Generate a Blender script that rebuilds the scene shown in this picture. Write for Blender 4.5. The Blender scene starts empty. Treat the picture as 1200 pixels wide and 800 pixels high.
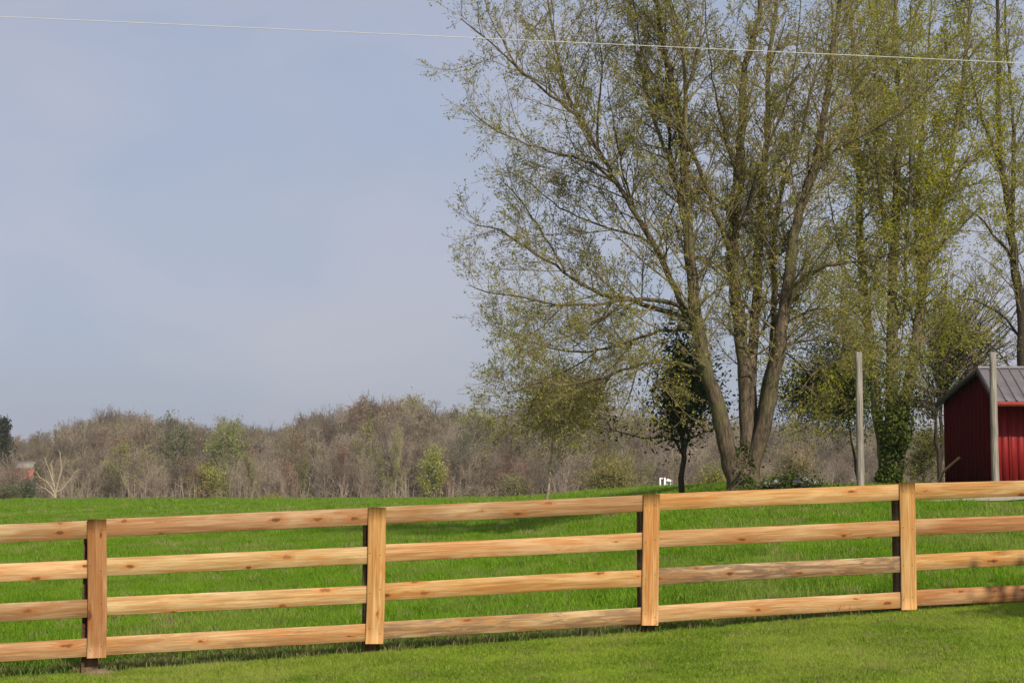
import bpy, math, random
import numpy as np
from mathutils import Vector, Matrix

# ------------------------------------------------------------------ camera, light
scene = bpy.context.scene
COL = scene.collection
EYE = 1.5
F = 2000.0                       # focal length in pixels of the 1200 px wide photograph
PITCH = math.atan(160.0 / F)
cam = bpy.data.objects.new('camera', bpy.data.cameras.new('camera'))
COL.objects.link(cam)
cam.data.sensor_width = 36.0
cam.data.lens = 36.0 * F / 1200.0
cam.data.clip_start = 0.5
cam.data.clip_end = 8000.0
cam.location = (0, 0, EYE)
cam.rotation_euler = (math.radians(90) + PITCH, 0, 0)
cam.data.dof.use_dof = True
cam.data.dof.focus_distance = 17.0
cam.data.dof.aperture_fstop = 16.0
scene.camera = cam

SUN_EL = math.radians(42)
SUN_AZ = math.radians(27)        # to the right of straight behind the camera
sdir = Vector((math.sin(SUN_AZ) * math.cos(SUN_EL), -math.cos(SUN_AZ) * math.cos(SUN_EL), math.sin(SUN_EL)))
sun = bpy.data.objects.new('sun', bpy.data.lights.new('sun', 'SUN'))
COL.objects.link(sun)
sun.data.energy = 4.9
sun.data.angle = math.radians(0.55)
sun.data.color = (1.0, 0.92, 0.79)
sun.rotation_euler = (-sdir).to_track_quat('-Z', 'Y').to_euler()

world = bpy.data.worlds.new('World')
scene.world = world
world.use_nodes = True
wn, wl = world.node_tree.nodes, world.node_tree.links
wn.clear()
w_out = wn.new('ShaderNodeOutputWorld')
w_bg = wn.new('ShaderNodeBackground')
w_bg.inputs['Strength'].default_value = 0.10
w_sky = wn.new('ShaderNodeTexSky')
w_sky.sky_type = 'NISHITA'
w_sky.sun_disc = False
w_sky.sun_elevation = SUN_EL
w_sky.sun_rotation = math.atan2(sdir.x, sdir.y)
w_sky.air_density = 1.0
w_sky.dust_density = 3.0
w_sky.ozone_density = 1.0
# thin, even veil of high cloud over the blue
w_tc = wn.new('ShaderNodeTexCoord')
w_map = wn.new('ShaderNodeMapping'); w_map.inputs['Scale'].default_value = (1.0, 1.0, 3.0)
w_noise = wn.new('ShaderNodeTexNoise'); w_noise.inputs['Scale'].default_value = 2.2
w_noise.inputs['Detail'].default_value = 5.0; w_noise.inputs['Roughness'].default_value = 0.5
w_mr = wn.new('ShaderNodeMapRange')
w_mr.inputs['From Min'].default_value = 0.3; w_mr.inputs['From Max'].default_value = 0.7
w_mr.inputs['To Min'].default_value = 0.62; w_mr.inputs['To Max'].default_value = 0.78
w_mix = wn.new('ShaderNodeMix'); w_mix.data_type = 'RGBA'
w_mix.inputs['B'].default_value = (4.35, 4.75, 6.25, 1)
wl.new(w_tc.outputs['Generated'], w_map.inputs['Vector'])
wl.new(w_map.outputs['Vector'], w_noise.inputs['Vector'])
wl.new(w_noise.outputs['Fac'], w_mr.inputs['Value'])
wl.new(w_mr.outputs['Result'], w_mix.inputs['Factor'])
wl.new(w_sky.outputs['Color'], w_mix.inputs['A'])
w_n2 = wn.new('ShaderNodeTexNoise'); w_n2.inputs['Scale'].default_value = 4.5
w_n2.inputs['Detail'].default_value = 4.0; w_n2.inputs['Distortion'].default_value = 0.6
w_m2 = wn.new('ShaderNodeMapping'); w_m2.inputs['Scale'].default_value = (1.0, 1.0, 2.0); w_m2.inputs['Rotation'].default_value = (0.3, 0.2, 0.4)
w_cr = wn.new('ShaderNodeMix'); w_cr.data_type = 'RGBA'
w_cr.inputs['A'].default_value = (4.35, 4.95, 6.5, 1); w_cr.inputs['B'].default_value = (5.35, 5.4, 6.6, 1)
w_mr2 = wn.new('ShaderNodeMapRange'); w_mr2.inputs['From Min'].default_value = 0.36; w_mr2.inputs['From Max'].default_value = 0.60
wl.new(w_tc.outputs['Generated'], w_m2.inputs['Vector']); wl.new(w_m2.outputs['Vector'], w_n2.inputs['Vector'])
wl.new(w_n2.outputs['Fac'], w_mr2.inputs['Value']); wl.new(w_mr2.outputs['Result'], w_cr.inputs['Factor'])
wl.new(w_cr.outputs['Result'], w_mix.inputs['B'])
wl.new(w_mix.outputs['Result'], w_bg.inputs['Color'])
wl.new(w_bg.outputs['Background'], w_out.inputs['Surface'])

scene.view_settings.view_transform = 'Standard'
scene.view_settings.look = 'None'
scene.view_settings.exposure = 0.0
scene.view_settings.gamma = 1.0
scene.cycles.use_denoising = True
scene.cycles.max_bounces = 6
scene.cycles.transparent_max_bounces = 4
scene.cycles.volume_bounces = 0

# ------------------------------------------------------------------ geometry of the picture
CF, SF = math.cos(PITCH), math.sin(PITCH)
def P(px, py, d):
    """world point seen at photograph pixel (px, py) whose world y is d"""
    xc, yc = (px - 600) / F, (400 - py) / F
    dy = CF - yc * SF
    dz = SF + yc * CF
    k = d / dy
    return Vector((xc * k, d, EYE + dz * k))

def smooth(u):
    u = min(1.0, max(0.0, u))
    return u * u * (3 - 2 * u)

def interp(x, xs, ys):
    return float(np.interp(x, xs, ys))

def fence_ground(x):
    return interp(x, [-30, -9, -3.56, -1.22, 1.28, 3.8, 9, 14, 40], [-2.0, -1.86, -1.66, -1.545, -1.425, -1.29, -1.08, -0.98, -0.9]) + EYE

def ground_z(x, y):
    t = x / max(y, 8.0)
    zf = fence_ground(x)
    if y <= 16:
        return zf - 0.0 * y
    crest = interp(t, [-0.4, 0.0, 0.055, 0.13, 0.5], [135, 135, 85, 52, 52])
    a = interp(t, [-0.4, -0.05, 0.0, 0.05, 0.08, 0.13, 0.28, 0.6], [0.0145, 0.0138, 0.0130, 0.0100, 0.0080, 0.0062, 0.0040, 0.003])
    zc = EYE - a * crest
    if y < crest:
        return zf + (zc - zf) * (y - 16) / (crest - 16)
    far = interp(y, [200, 300, 420, 560, 900, 6000], [-4.6, -6.0, -3.5, 8.5, 9, 9]) 
    u = smooth((y - crest - 10) / (215 - crest))
    return zc * (1 - u) + far * u if y > crest + 10 else zc

# ------------------------------------------------------------------ mesh helpers
class MB:
    def __init__(self):
        self.v, self.f, self.n = [], [], 0
    def add(self, verts, faces):
        verts = np.asarray(verts, dtype=np.float32).reshape(-1, 3)
        faces = np.asarray(faces, dtype=np.int32)
        self.v.append(verts); self.f.append(faces + self.n); self.n += len(verts)
    def poly(self, verts, facelist):
        verts = np.asarray(verts, dtype=np.float32)
        for f in facelist:
            self.f.append(np.asarray([f], dtype=np.int32) + self.n)
        self.v.append(verts); self.n += len(verts)
    def box(self, x0, x1, y0, y1, z0, z1):
        v = [(x, y, z) for x in (x0, x1) for y in (y0, y1) for z in (z0, z1)]
        self.add(v, [(0, 1, 3, 2), (4, 6, 7, 5), (0, 4, 5, 1), (2, 3, 7, 6), (0, 2, 6, 4), (1, 5, 7, 3)])
    def tube(self, pts, rad, sides=6, cap=False, squash=None):
        pts = np.asarray(pts, dtype=np.float64)
        n = len(pts)
        d = pts[-1] - pts[0]
        d /= (np.linalg.norm(d) + 1e-9)
        up = np.array((0, 0, 1.0)) if abs(d[2]) < 0.9 else np.array((1.0, 0, 0))
        a = np.cross(d, up); a /= np.linalg.norm(a); b = np.cross(d, a)
        ang = np.arange(sides) * 2 * math.pi / sides
        ring = np.cos(ang)[:, None] * a + np.sin(ang)[:, None] * b
        rad = np.asarray(rad)
        v = pts[:, None, :] + ring[None] * rad[:, None, None]
        i = np.arange(n - 1)[:, None] * sides
        j = np.arange(sides)[None]
        k = (j + 1) % sides
        f = np.stack([i + j, i + k, i + sides + k, i + sides + j], -1).reshape(-1, 4)
        self.add(v.reshape(-1, 3), f)
        if cap:
            self.f.append(np.asarray([[self.n - sides + q for q in range(sides)]], dtype=np.int32))
    def mesh(self, name, mats, smooth_shade=True):
        me = bpy.data.meshes.new(name)
        if not self.v:
            return me
        v = np.concatenate(self.v)
        loops, sizes = [], []
        for f in self.f:
            loops.append(f.reshape(-1)); sizes.append(np.full(len(f), f.shape[1], dtype=np.int32))
        loops = np.concatenate(loops); sizes = np.concatenate(sizes)
        starts = np.concatenate([[0], np.cumsum(sizes)[:-1]]).astype(np.int32)
        me.vertices.add(len(v)); me.vertices.foreach_set('co', v.reshape(-1))
        me.loops.add(len(loops)); me.loops.foreach_set('vertex_index', loops)
        me.polygons.add(len(sizes)); me.polygons.foreach_set('loop_start', starts)
        try: me.polygons.foreach_set('loop_total', sizes)
        except Exception: pass
        me.update(calc_edges=True)
        me.validate()
        if smooth_shade:
            me.polygons.foreach_set('use_smooth', np.ones(len(me.polygons), dtype=bool))
        for m in (mats if isinstance(mats, (list, tuple)) else [mats]):
            me.materials.append(m)
        return me

def link(name, me, parent=None, label=None, cat=None, group=None, kind=None, loc=None, color=None):
    o = bpy.data.objects.new(name, me)
    COL.objects.link(o)
    if parent is not None: o.parent = parent
    if loc is not None: o.location = loc
    if label: o['label'] = label
    if cat: o['category'] = cat
    if group: o['group'] = group
    if kind: o['kind'] = kind
    if color: o.color = (*color[:3], 1)
    return o
def root(name, label, cat, loc=(0, 0, 0), group=None):
    return link(name, None, None, label, cat, group, loc=loc)

# ------------------------------------------------------------------ materials
class NT:
    def __init__(self, name):
        self.m = bpy.data.materials.new(name); self.m.use_nodes = True
        self.t = self.m.node_tree; self.t.nodes.clear()
        self.out = self.t.nodes.new('ShaderNodeOutputMaterial')
    def n(self, typ, **kw):
        nd = self.t.nodes.new(typ)
        for k, v in kw.items():
            if k in nd.inputs: 
                self.set(nd.inputs[k], v)
            else: setattr(nd, k, v)
        return nd
    def set(self, sock, v):
        if isinstance(v, bpy.types.NodeSocket): self.t.links.new(v, sock)
        else: sock.default_value = v
    def noise(self, vec, scale, detail=4, rough=0.55, dist=0.0):
        nd = self.n('ShaderNodeTexNoise'); self.set(nd.inputs['Scale'], scale)
        nd.inputs['Detail'].default_value = detail; nd.inputs['Roughness'].default_value = rough
        nd.inputs['Distortion'].default_value = dist
        if vec is not None: self.set(nd.inputs['Vector'], vec)
        return nd.outputs['Fac']
    def mapping(self, vec, scale=(1, 1, 1), loc=(0, 0, 0)):
        nd = self.n('ShaderNodeMapping'); self.set(nd.inputs['Vector'], vec)
        nd.inputs['Scale'].default_value = scale; self.set(nd.inputs['Location'], loc)
        return nd.outputs['Vector']
    def rng(self, v, a, b, c=0.0, d=1.0):
        nd = self.n('ShaderNodeMapRange'); self.set(nd.inputs['Value'], v)
        for k, x in zip(('From Min', 'From Max', 'To Min', 'To Max'), (a, b, c, d)): self.set(nd.inputs[k], x)
        return nd.outputs['Result']
    def mix(self, f, a, b, mode='MIX'):
        nd = self.n('ShaderNodeMix', data_type='RGBA', blend_type=mode)
        self.set(nd.inputs['Factor'], f)
        for s, x in (('A', a), ('B', b)):
            if isinstance(x, tuple) and len(x) == 3: x = (*x, 1)
            self.set([i for i in nd.inputs if i.name == s and i.type == 'RGBA'][0], x)
        return [o for o in nd.outputs if o.type == 'RGBA'][0]
    def math(self, op, a, b=0.0, c=0.0):
        nd = self.n('ShaderNodeMath', operation=op)
        for i, x in enumerate((a, b, c)): self.set(nd.inputs[i], x)
        return nd.outputs[0]
    def vmath(self, op, a, b):
        nd = self.n('ShaderNodeVectorMath', operation=op)
        self.set(nd.inputs[0], a); self.set(nd.inputs[1], b)
        return nd.outputs[0]
    def bump(self, h, strength=0.4, dist=0.01):
        nd = self.n('ShaderNodeBump'); nd.inputs['Strength'].default_value = strength
        nd.inputs['Distance'].default_value = dist; self.set(nd.inputs['Height'], h)
        return nd.outputs['Normal']
    def pbr(self, color, rough=0.8, normal=None, spec=0.3, metal=0.0):
        nd = self.n('ShaderNodeBsdfPrincipled')
        self.set(nd.inputs['Base Color'], (*color, 1) if isinstance(color, tuple) and len(color) == 3 else color)
        self.set(nd.inputs['Roughness'], rough); nd.inputs['Specular IOR Level'].default_value = spec
        nd.inputs['Metallic'].default_value = metal
        if normal is not None: self.set(nd.inputs['Normal'], normal)
        self.t.links.new(nd.outputs[0], self.out.inputs['Surface'])
        return nd
    def leafy(self, color, trans=0.4, tcol=None):
        d = self.n('ShaderNodeBsdfDiffuse'); self.set(d.inputs['Color'], color)
        t = self.n('ShaderNodeBsdfTranslucent'); self.set(t.inputs['Color'], tcol if tcol is not None else color)
        mx = self.n('ShaderNodeMixShader'); mx.inputs[0].default_value = trans
        self.t.links.new(d.outputs[0], mx.inputs[1]); self.t.links.new(t.outputs[0], mx.inputs[2])
        self.t.links.new(mx.outputs[0], self.out.inputs['Surface'])
    def obj(self): return self.n('ShaderNodeTexCoord').outputs['Object']
    def pos(self): return self.n('ShaderNodeNewGeometry').outputs['Position']
    def info(self): return self.n('ShaderNodeObjectInfo')

def mat_bark(name, c1, c2, moss=None, moss_amt=0.3, scale=6.0):
    t = NT(name); o = t.obj()
    st = t.mapping(o, (scale, scale, scale * 0.18))
    n1 = t.noise(st, 3.0, 6, 0.65, 0.6); n2 = t.noise(o, 0.9, 3)
    col = t.mix(t.rng(n1, 0.35, 0.65), c1, c2)
    if moss: col = t.mix(t.rng(n2, 0.5, 0.66, 0, moss_amt), col, moss)
    t.pbr(col, 0.9, t.bump(n1, 0.8, 0.04), 0.15)
    return t.m

def mat_leaf(name, ca, cb, cc, trans=0.45, scale=0.8):
    t = NT(name); o = t.pos()
    n1 = t.noise(o, scale, 3, 0.6); n2 = t.noise(o, 9.0, 1)
    col = t.mix(t.rng(n1, 0.35, 0.65), ca, cb)
    col = t.mix(t.rng(n2, 0.5, 0.75), col, cc)
    t.leafy(col, trans)
    return t.m

def mat_wood():
    t = NT('sawn_cedar'); o = t.obj(); inf = t.info()
    comb = t.n('ShaderNodeCombineXYZ')
    t.set(comb.inputs[0], t.math('MULTIPLY', inf.outputs['Random'], 37.0))
    t.set(comb.inputs[1], t.math('MULTIPLY', inf.outputs['Random'], 11.0))
    t.set(comb.inputs[2], t.math('MULTIPLY', inf.outputs['Random'], 91.0))
    p = t.vmath('ADD', o, comb.outputs[0])
    # knots: sparse cells, elongated along the grain
    ks = t.n('ShaderNodeSeparateXYZ'); t.set(ks.inputs[0], t.mapping(p, (3.0, 1.0, 9.0)))
    kc = t.n('ShaderNodeCombineXYZ'); t.set(kc.inputs[0], ks.outputs[0]); t.set(kc.inputs[1], ks.outputs[2])
    kp = kc.outputs[0]
    vor = t.n('ShaderNodeTexVoronoi', feature='F1', voronoi_dimensions='2D'); t.set(vor.inputs['Vector'], kp); vor.inputs['Scale'].default_value = 1.0
    vor.inputs['Randomness'].default_value = 0.9
    sep = t.n('ShaderNodeSeparateColor'); t.set(sep.inputs[0], vor.outputs['Color'])
    pick = t.math('GREATER_THAN', sep.outputs[0], 0.70)
    size = t.rng(sep.outputs[1], 0, 1, 0.28, 1.2)
    dist = t.math('DIVIDE', t.math('ADD', vor.outputs['Distance'], t.rng(t.noise(p, 22.0, 3), 0.2, 0.8, -0.10, 0.10)), size)
    knot = t.math('MULTIPLY', t.rng(dist, 0.07, 0.15, 1, 0), pick)
    halo = t.math('MULTIPLY', t.rng(dist, 0.08, 0.42, 1, 0), pick)
    # grain bends round the knots
    bend = t.n('ShaderNodeCombineXYZ'); t.set(bend.inputs[2], t.math('MULTIPLY', halo, 0.025))
    gp = t.mapping(t.vmath('ADD', p, bend.outputs[0]), (1.5, 6.0, 48.0))
    g1 = t.noise(gp, 1.0, 5, 0.6, 0.7)
    g2 = t.noise(t.mapping(p, (3.0, 20.0, 120.0)), 1.0, 3, 0.6)
    big = t.noise(t.mapping(p, (1.0, 1.0, 5.0)), 1.3, 3, 0.55)
    base = t.mix(1.0, inf.outputs['Color'], (0.84, 0.775, 0.65), 'MULTIPLY')
    dark = t.mix(1.0, base, (0.62, 0.45, 0.30), 'MULTIPLY')
    pale = t.mix(0.45, base, (0.70, 0.52, 0.30))
    col = t.mix(t.rng(g1, 0.38, 0.62), dark, base)
    col = t.mix(t.rng(big, 0.48, 0.70, 0, 0.85), col, pale)
    col = t.mix(t.rng(big, 0.42, 0.28, 0, 0.55), col, t.mix(1.0, base, (0.78, 0.52, 0.36), 'MULTIPLY'))
    col = t.mix(t.rng(g2, 0.40, 0.65, 0.0, 0.55), col, dark)
    # weathered / bark streaks, strong on only a few boards
    streak = t.noise(t.mapping(p, (2.2, 3.0, 17.0)), 1.0, 6, 0.7, 1.4)
    amt = t.rng(inf.outputs['Alpha'], 0, 1, 0.0, 1.0)
    sf = t.math('MULTIPLY', t.rng(streak, 0.47, 0.57, 0, 0.85), amt)
    blot = t.noise(t.mapping(p, (1.6, 1.0, 7.0)), 1.7, 5, 0.65, 0.8)
    col = t.mix(t.rng(blot, 0.57, 0.70, 0, 0.75), col, t.mix(1.0, base, (0.80, 0.50, 0.26), 'MULTIPLY'))
    col = t.mix(t.rng(blot, 0.40, 0.30, 0, 0.5), col, t.mix(1.0, base, (0.72, 0.60, 0.50), 'MULTIPLY'))
    col = t.mix(sf, col, (0.15, 0.09, 0.055))
    col = t.mix(t.math('MULTIPLY', halo, 0.8), col, t.mix(1.0, base, (0.78, 0.46, 0.22), 'MULTIPLY'))
    col = t.mix(t.math('MULTIPLY', knot, t.rng(sep.outputs[2], 0, 1, 0.5, 1.0)), col, (0.10, 0.042, 0.02))
    h = t.math('ADD', g1, t.math('MULTIPLY', g2, 0.6))
    t.pbr(col, 0.72, t.bump(h, 0.35, 0.004), 0.25)
    return t.m

M = {}
M['wood'] = mat_wood()
M['bark'] = mat_bark('maple_bark', (0.032, 0.025, 0.018), (0.175, 0.13, 0.085), (0.12, 0.12, 0.04), 0.6)
M['bark2'] = mat_bark('lichened_bark', (0.06, 0.048, 0.030), (0.20, 0.165, 0.095), (0.17, 0.17, 0.05), 0.8)
M['bark_dark'] = mat_bark('dark_bark', (0.03, 0.024, 0.018), (0.085, 0.068, 0.05))
M['bark_pale'] = mat_bark('pale_bark', (0.26, 0.21, 0.14), (0.44, 0.37, 0.26))
M['twig'] = mat_bark('twig_bark', (0.15, 0.115, 0.065), (0.31, 0.245, 0.13))
M['leaf_maple'] = mat_leaf('young_maple_leaves', (0.21, 0.235, 0.045), (0.36, 0.34, 0.045), (0.46, 0.41, 0.10))
M['leaf_lime'] = mat_leaf('yellow_green_leaves', (0.25, 0.275, 0.020), (0.39, 0.37, 0.028), (0.48, 0.43, 0.07), 0.5)
M['leaf_right'] = mat_leaf('fresh_spring_leaves', (0.23, 0.27, 0.035), (0.36, 0.35, 0.045), (0.44, 0.40, 0.10))
M['leaf_dark'] = mat_leaf('dark_evergreen_leaves', (0.022, 0.045, 0.015), (0.06, 0.09, 0.03), (0.11, 0.14, 0.05), 0.25)
M['leaf_olive'] = mat_leaf('olive_leaves', (0.09, 0.10, 0.022), (0.185, 0.175, 0.04), (0.29, 0.25, 0.08))
M['ivy'] = mat_leaf('ivy_leaves', (0.025, 0.050, 0.010), (0.075, 0.110, 0.020), (0.13, 0.16, 0.04), 0.25, 2.0)
M['leaf_mid'] = mat_leaf('mid_green_leaves', (0.09, 0.13, 0.02), (0.17, 0.19, 0.035), (0.24, 0.24, 0.06), 0.4, 1.2)
M['buds_olive'] = mat_leaf('olive_buds', (0.22, 0.20, 0.07), (0.34, 0.30, 0.10), (0.42, 0.36, 0.16))
M['buds_pink'] = mat_leaf('pale_pinkish_buds', (0.46, 0.34, 0.23), (0.40, 0.35, 0.19), (0.60, 0.48, 0.35))

def mat_far_foliage():
    t = NT('far_buds'); inf = t.info(); n = t.noise(t.pos(), 0.35, 3)
    a = t.mix(1.0, inf.outputs['Color'], (0.62, 0.64, 0.66), 'MULTIPLY')
    b = t.mix(0.15, inf.outputs['Color'], (0.45, 0.42, 0.30))
    t.leafy(t.mix(t.rng(n, 0.35, 0.65), a, b), 0.35)
    return t.m
M['far_leaf'] = mat_far_foliage()
t_ = NT('woodland_buds'); i_ = t_.info(); n_ = t_.noise(t_.pos(), 0.03, 3)
c_ = t_.mix(i_.outputs['Random'], (0.15, 0.105, 0.078), (0.33, 0.26, 0.16))
c_ = t_.mix(t_.rng(n_, 0.50, 0.64, 0, 0.65), c_, (0.27, 0.28, 0.10))
t_.leafy(c_, 0.35); M['mass_leaf'] = t_.m
def mat_far_bark():
    t = NT('far_bark'); inf = t.info()
    c = t.mix(t.rng(inf.outputs['Random'], 0.25, 0.85), (0.09, 0.070, 0.054), (0.35, 0.285, 0.215))
    n = t.noise(t.pos(), 0.6, 3)
    c = t.mix(t.rng(n, 0.35, 0.65, 0, 0.5), c, (0.26, 0.215, 0.155))
    t.pbr(c, 0.95, None, 0.1)
    return t.m
M['far_bark'] = mat_far_bark()

def mat_blade(name, c1, c2, c3, big_scale, tip, dry=0.06):
    t = NT(name); inf = t.info(); p = t.pos()
    n1 = t.noise(p, big_scale, 3, 0.6); n2 = t.noise(p, 35.0, 1)
    n3 = t.noise(t.mapping(p, (0.5, 0.18, 0.1)), 1.0, 3, 0.6)
    col = t.mix(t.rng(n1, 0.35, 0.65), c1, c2)
    col = t.mix(t.rng(n2, 0.45, 0.8), col, c3)
    col = t.mix(t.rng(n3, 0.48, 0.66, 0, 0.55), col, tip)
    col = t.mix(t.math('GREATER_THAN', inf.outputs['Random'], 1.0 - dry), col, (0.36, 0.30, 0.14))
    t.leafy(col, 0.42)
    return t.m
M['field_grass'] = mat_blade('field_grass', (0.075, 0.175, 0.008), (0.170, 0.310, 0.018), (0.35, 0.49, 0.06), 0.9, (0.30, 0.33, 0.09), 0.05)
M['lawn_grass'] = mat_blade('lawn_grass', (0.105, 0.195, 0.014), (0.25, 0.355, 0.034), (0.46, 0.54, 0.10), 1.1, (0.40, 0.43, 0.10), 0.04)
M['weed'] = mat_blade('verge_grass', (0.10, 0.18, 0.03), (0.19, 0.27, 0.05), (0.30, 0.32, 0.11), 2.0, (0.34, 0.32, 0.15), 0.2)

def mat_ground():
    t = NT('ground'); p = t.pos()
    n1 = t.noise(p, 1.3, 5, 0.6); n2 = t.noise(p, 14.0, 4, 0.7); n3 = t.noise(t.mapping(p, (0.06, 0.02, 0.02)), 1.0, 4)
    green = t.mix(t.rng(n1, 0.35, 0.65), (0.085, 0.160, 0.012), (0.13, 0.22, 0.018))
    green = t.mix(t.rng(n2, 0.45, 0.7, 0, 0.6), green, (0.04, 0.065, 0.012))
    green = t.mix(t.rng(n3, 0.5, 0.7, 0, 0.5), green, (0.12, 0.17, 0.03))
    sep = t.n('ShaderNodeSeparateXYZ'); t.set(sep.inputs[0], p)
    litter = t.mix(t.rng(n3, 0.4, 0.6), (0.20, 0.16, 0.12), (0.30, 0.25, 0.19))
    f = t.rng(t.math('ADD', sep.outputs[1], t.rng(n3, 0, 1, -30, 30)), 225, 262)
    col = t.mix(f, green, litter)
    t.pbr(col, 0.95, t.bump(n2, 0.6, 0.03), 0.1)
    return t.m
M['ground'] = mat_ground()
def mat_simple(name, c1, c2, scale=5.0, rough=0.8, bump=0.3, bd=0.01, stretch=(1, 1, 1), metal=0.0, spec=0.3):
    t = NT(name); o = t.mapping(t.obj(), stretch)
    n = t.noise(o, scale, 5, 0.6, 0.3)
    t.pbr(t.mix(t.rng(n, 0.35, 0.65), c1, c2), rough, t.bump(n, bump, bd), spec, metal)
    return t.m
M['gravel'] = mat_simple('pale_gravel', (0.26, 0.23, 0.16), (0.42, 0.37, 0.28), 9.0, 0.9, 0.8, 0.03)
M['post_end'] = mat_simple('treated_post', (0.10, 0.075, 0.055), (0.17, 0.13, 0.095), 4.0, 0.85, 0.4, 0.01, (8, 8, 0.8))
M['pole'] = mat_simple('weathered_pole', (0.13, 0.112, 0.092), (0.38, 0.335, 0.28), 2.4, 0.85, 0.6, 0.01, (14, 14, 0.6))
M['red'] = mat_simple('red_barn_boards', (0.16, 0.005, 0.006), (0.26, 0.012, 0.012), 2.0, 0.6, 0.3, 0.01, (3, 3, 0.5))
M['red_shade'] = mat_simple('shade_toned_red_boards', (0.075, 0.0025, 0.003), (0.10, 0.0035, 0.004), 2.0, 0.95, 0.3, 0.01, (3, 3, 0.5), 0.0, 0.05)  # darker copy of the barn red, with the gable's shade put into the colour
M['red_trim'] = mat_simple('red_fascia_paint', (0.42, 0.06, 0.045), (0.52, 0.10, 0.07), 3.0, 0.6, 0.2)
M['metal_roof'] = mat_simple('grey_metal_roof', (0.13, 0.118, 0.13), (0.20, 0.18, 0.185), 1.2, 0.5, 0.1, 0.01, (2, 2, 0.5), 0.25)
M['dark_trim'] = mat_simple('dark_roof_edge', (0.03, 0.02, 0.02), (0.055, 0.035, 0.03), 3.0, 0.7)
M['stone'] = mat_simple('field_stone', (0.13, 0.125, 0.12), (0.34, 0.32, 0.30), 5.0, 0.9, 0.8, 0.04)
M['soil'] = mat_simple('dry_soil', (0.13, 0.09, 0.055), (0.24, 0.17, 0.11), 18.0, 0.95, 1.0, 0.03)
M['white'] = mat_simple('white_paint', (0.74, 0.74, 0.71), (0.82, 0.82, 0.80), 4.0, 0.6, 0.1)
M['wire'] = mat_simple('pale_cable', (0.52, 0.51, 0.45), (0.60, 0.58, 0.52), 4.0, 0.5, 0.1)
M['brick_roof'] = mat_simple('faded_red_roof', (0.30, 0.085, 0.07), (0.40, 0.13, 0.10), 1.0, 0.8, 0.2)
M['house_wall'] = mat_simple('drab_siding', (0.20, 0.17, 0.14), (0.28, 0.24, 0.20), 1.0, 0.8, 0.1)
M['glass'] = mat_simple('dark_window_glass', (0.03, 0.035, 0.04), (0.05, 0.055, 0.06), 1.0, 0.2, 0.0)
M['stick'] = mat_simple('bare_pole_wood', (0.42, 0.26, 0.12), (0.55, 0.37, 0.18), 4.0, 0.8, 0.2)

# ------------------------------------------------------------------ terrain
def build_ground():
    ts = np.linspace(-1.6, 1.6, 129)
    ts = np.sign(ts) * np.abs(ts / 1.6) ** 1.6 * 1.6
    ys = [-12, -6, 0, 4] + list(np.arange(7, 24, 0.5)) + list(np.geomspace(24, 900, 110)) + [1200, 1800, 2800, 4500, 6500]
    vs = []
    for y in ys:
        w = max(y, 24.0)
        for t in ts:
            x = t * w
            vs.append((x, y, ground_z(x, y)))
    nx = len(ts)
    i = (np.arange(len(ys) - 1)[:, None] * nx + np.arange(nx - 1)[None]).reshape(-1)
    mb = MB(); mb.add(vs, np.stack([i, i + 1, i + nx + 1, i + nx], -1))
    link('ground', mb.mesh('ground', M['ground']), kind='structure')
build_ground()

def build_gravel():
    mb = MB(); vs = []; n = 36; m = 10
    rng = random.Random(4)
    wob = [rng.uniform(-0.5, 0.5) for _ in range(n + 1)]
    for i in range(n + 1):
        x = 9.3 + i * 0.4
        for j in range(m + 1):
            u = j / m
            y = 38.6 + wob[i] * (1 - u) + (2.6) * u * min(1, 0.15 + i / 9)
            vs.append((x, y, ground_z(x, y) + 0.03))
    k = (np.arange(n)[:, None] * (m + 1) + np.arange(m)[None]).reshape(-1)
    mb.add(vs, np.stack([k, k + m + 1, k + m + 2, k + 1], -1))
    link('gravel_path', mb.mesh('gravel_path', M['gravel']), kind='structure')
build_gravel()

# ------------------------------------------------------------------ grass
def clump_mesh(name, nb, radius, h, w, lean, mat, seed, curl=0.5):
    rs = np.random.RandomState(seed)
    mb = MB()
    a = rs.rand(nb) * 6.283; r = np.sqrt(rs.rand(nb)) * radius
    bx, by = np.cos(a) * r, np.sin(a) * r
    hh = h * rs.uniform(0.5, 1.1, nb)
    la = rs.rand(nb) * 6.283; ll = lean * rs.uniform(0.1, 1.0, nb) * hh
    fa = rs.rand(nb) * 6.283
    ww = w * rs.uniform(0.7, 1.2, nb)
    fx, fy = np.cos(fa) * ww / 2, np.sin(fa) * ww / 2
    dx, dy = np.cos(la) * ll, np.sin(la) * ll
    z0 = np.full(nb, -0.02)
    v = np.stack([
        np.stack([bx - fx, by - fy, z0], -1), np.stack([bx + fx, by + fy, z0], -1),
        np.stack([bx + fx * .8 + dx * .35, by + fy * .8 + dy * .35, hh * .6], -1),
        np.stack([bx - fx * .8 + dx * .35, by - fy * .8 + dy * .35, hh * .6], -1),
        np.stack([bx + dx, by + dy, hh], -1)], 1)
    b = np.arange(nb)[:, None] * 5
    mb.v.append(v.reshape(-1, 3).astype(np.float32)); mb.n = nb * 5
    mb.f.append((b + np.array([[0, 1, 2, 3]])).astype(np.int32))
    mb.f.append((b + np.array([[3, 2, 4]])).astype(np.int32))
    return mb.mesh(name, mat, False)

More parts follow.
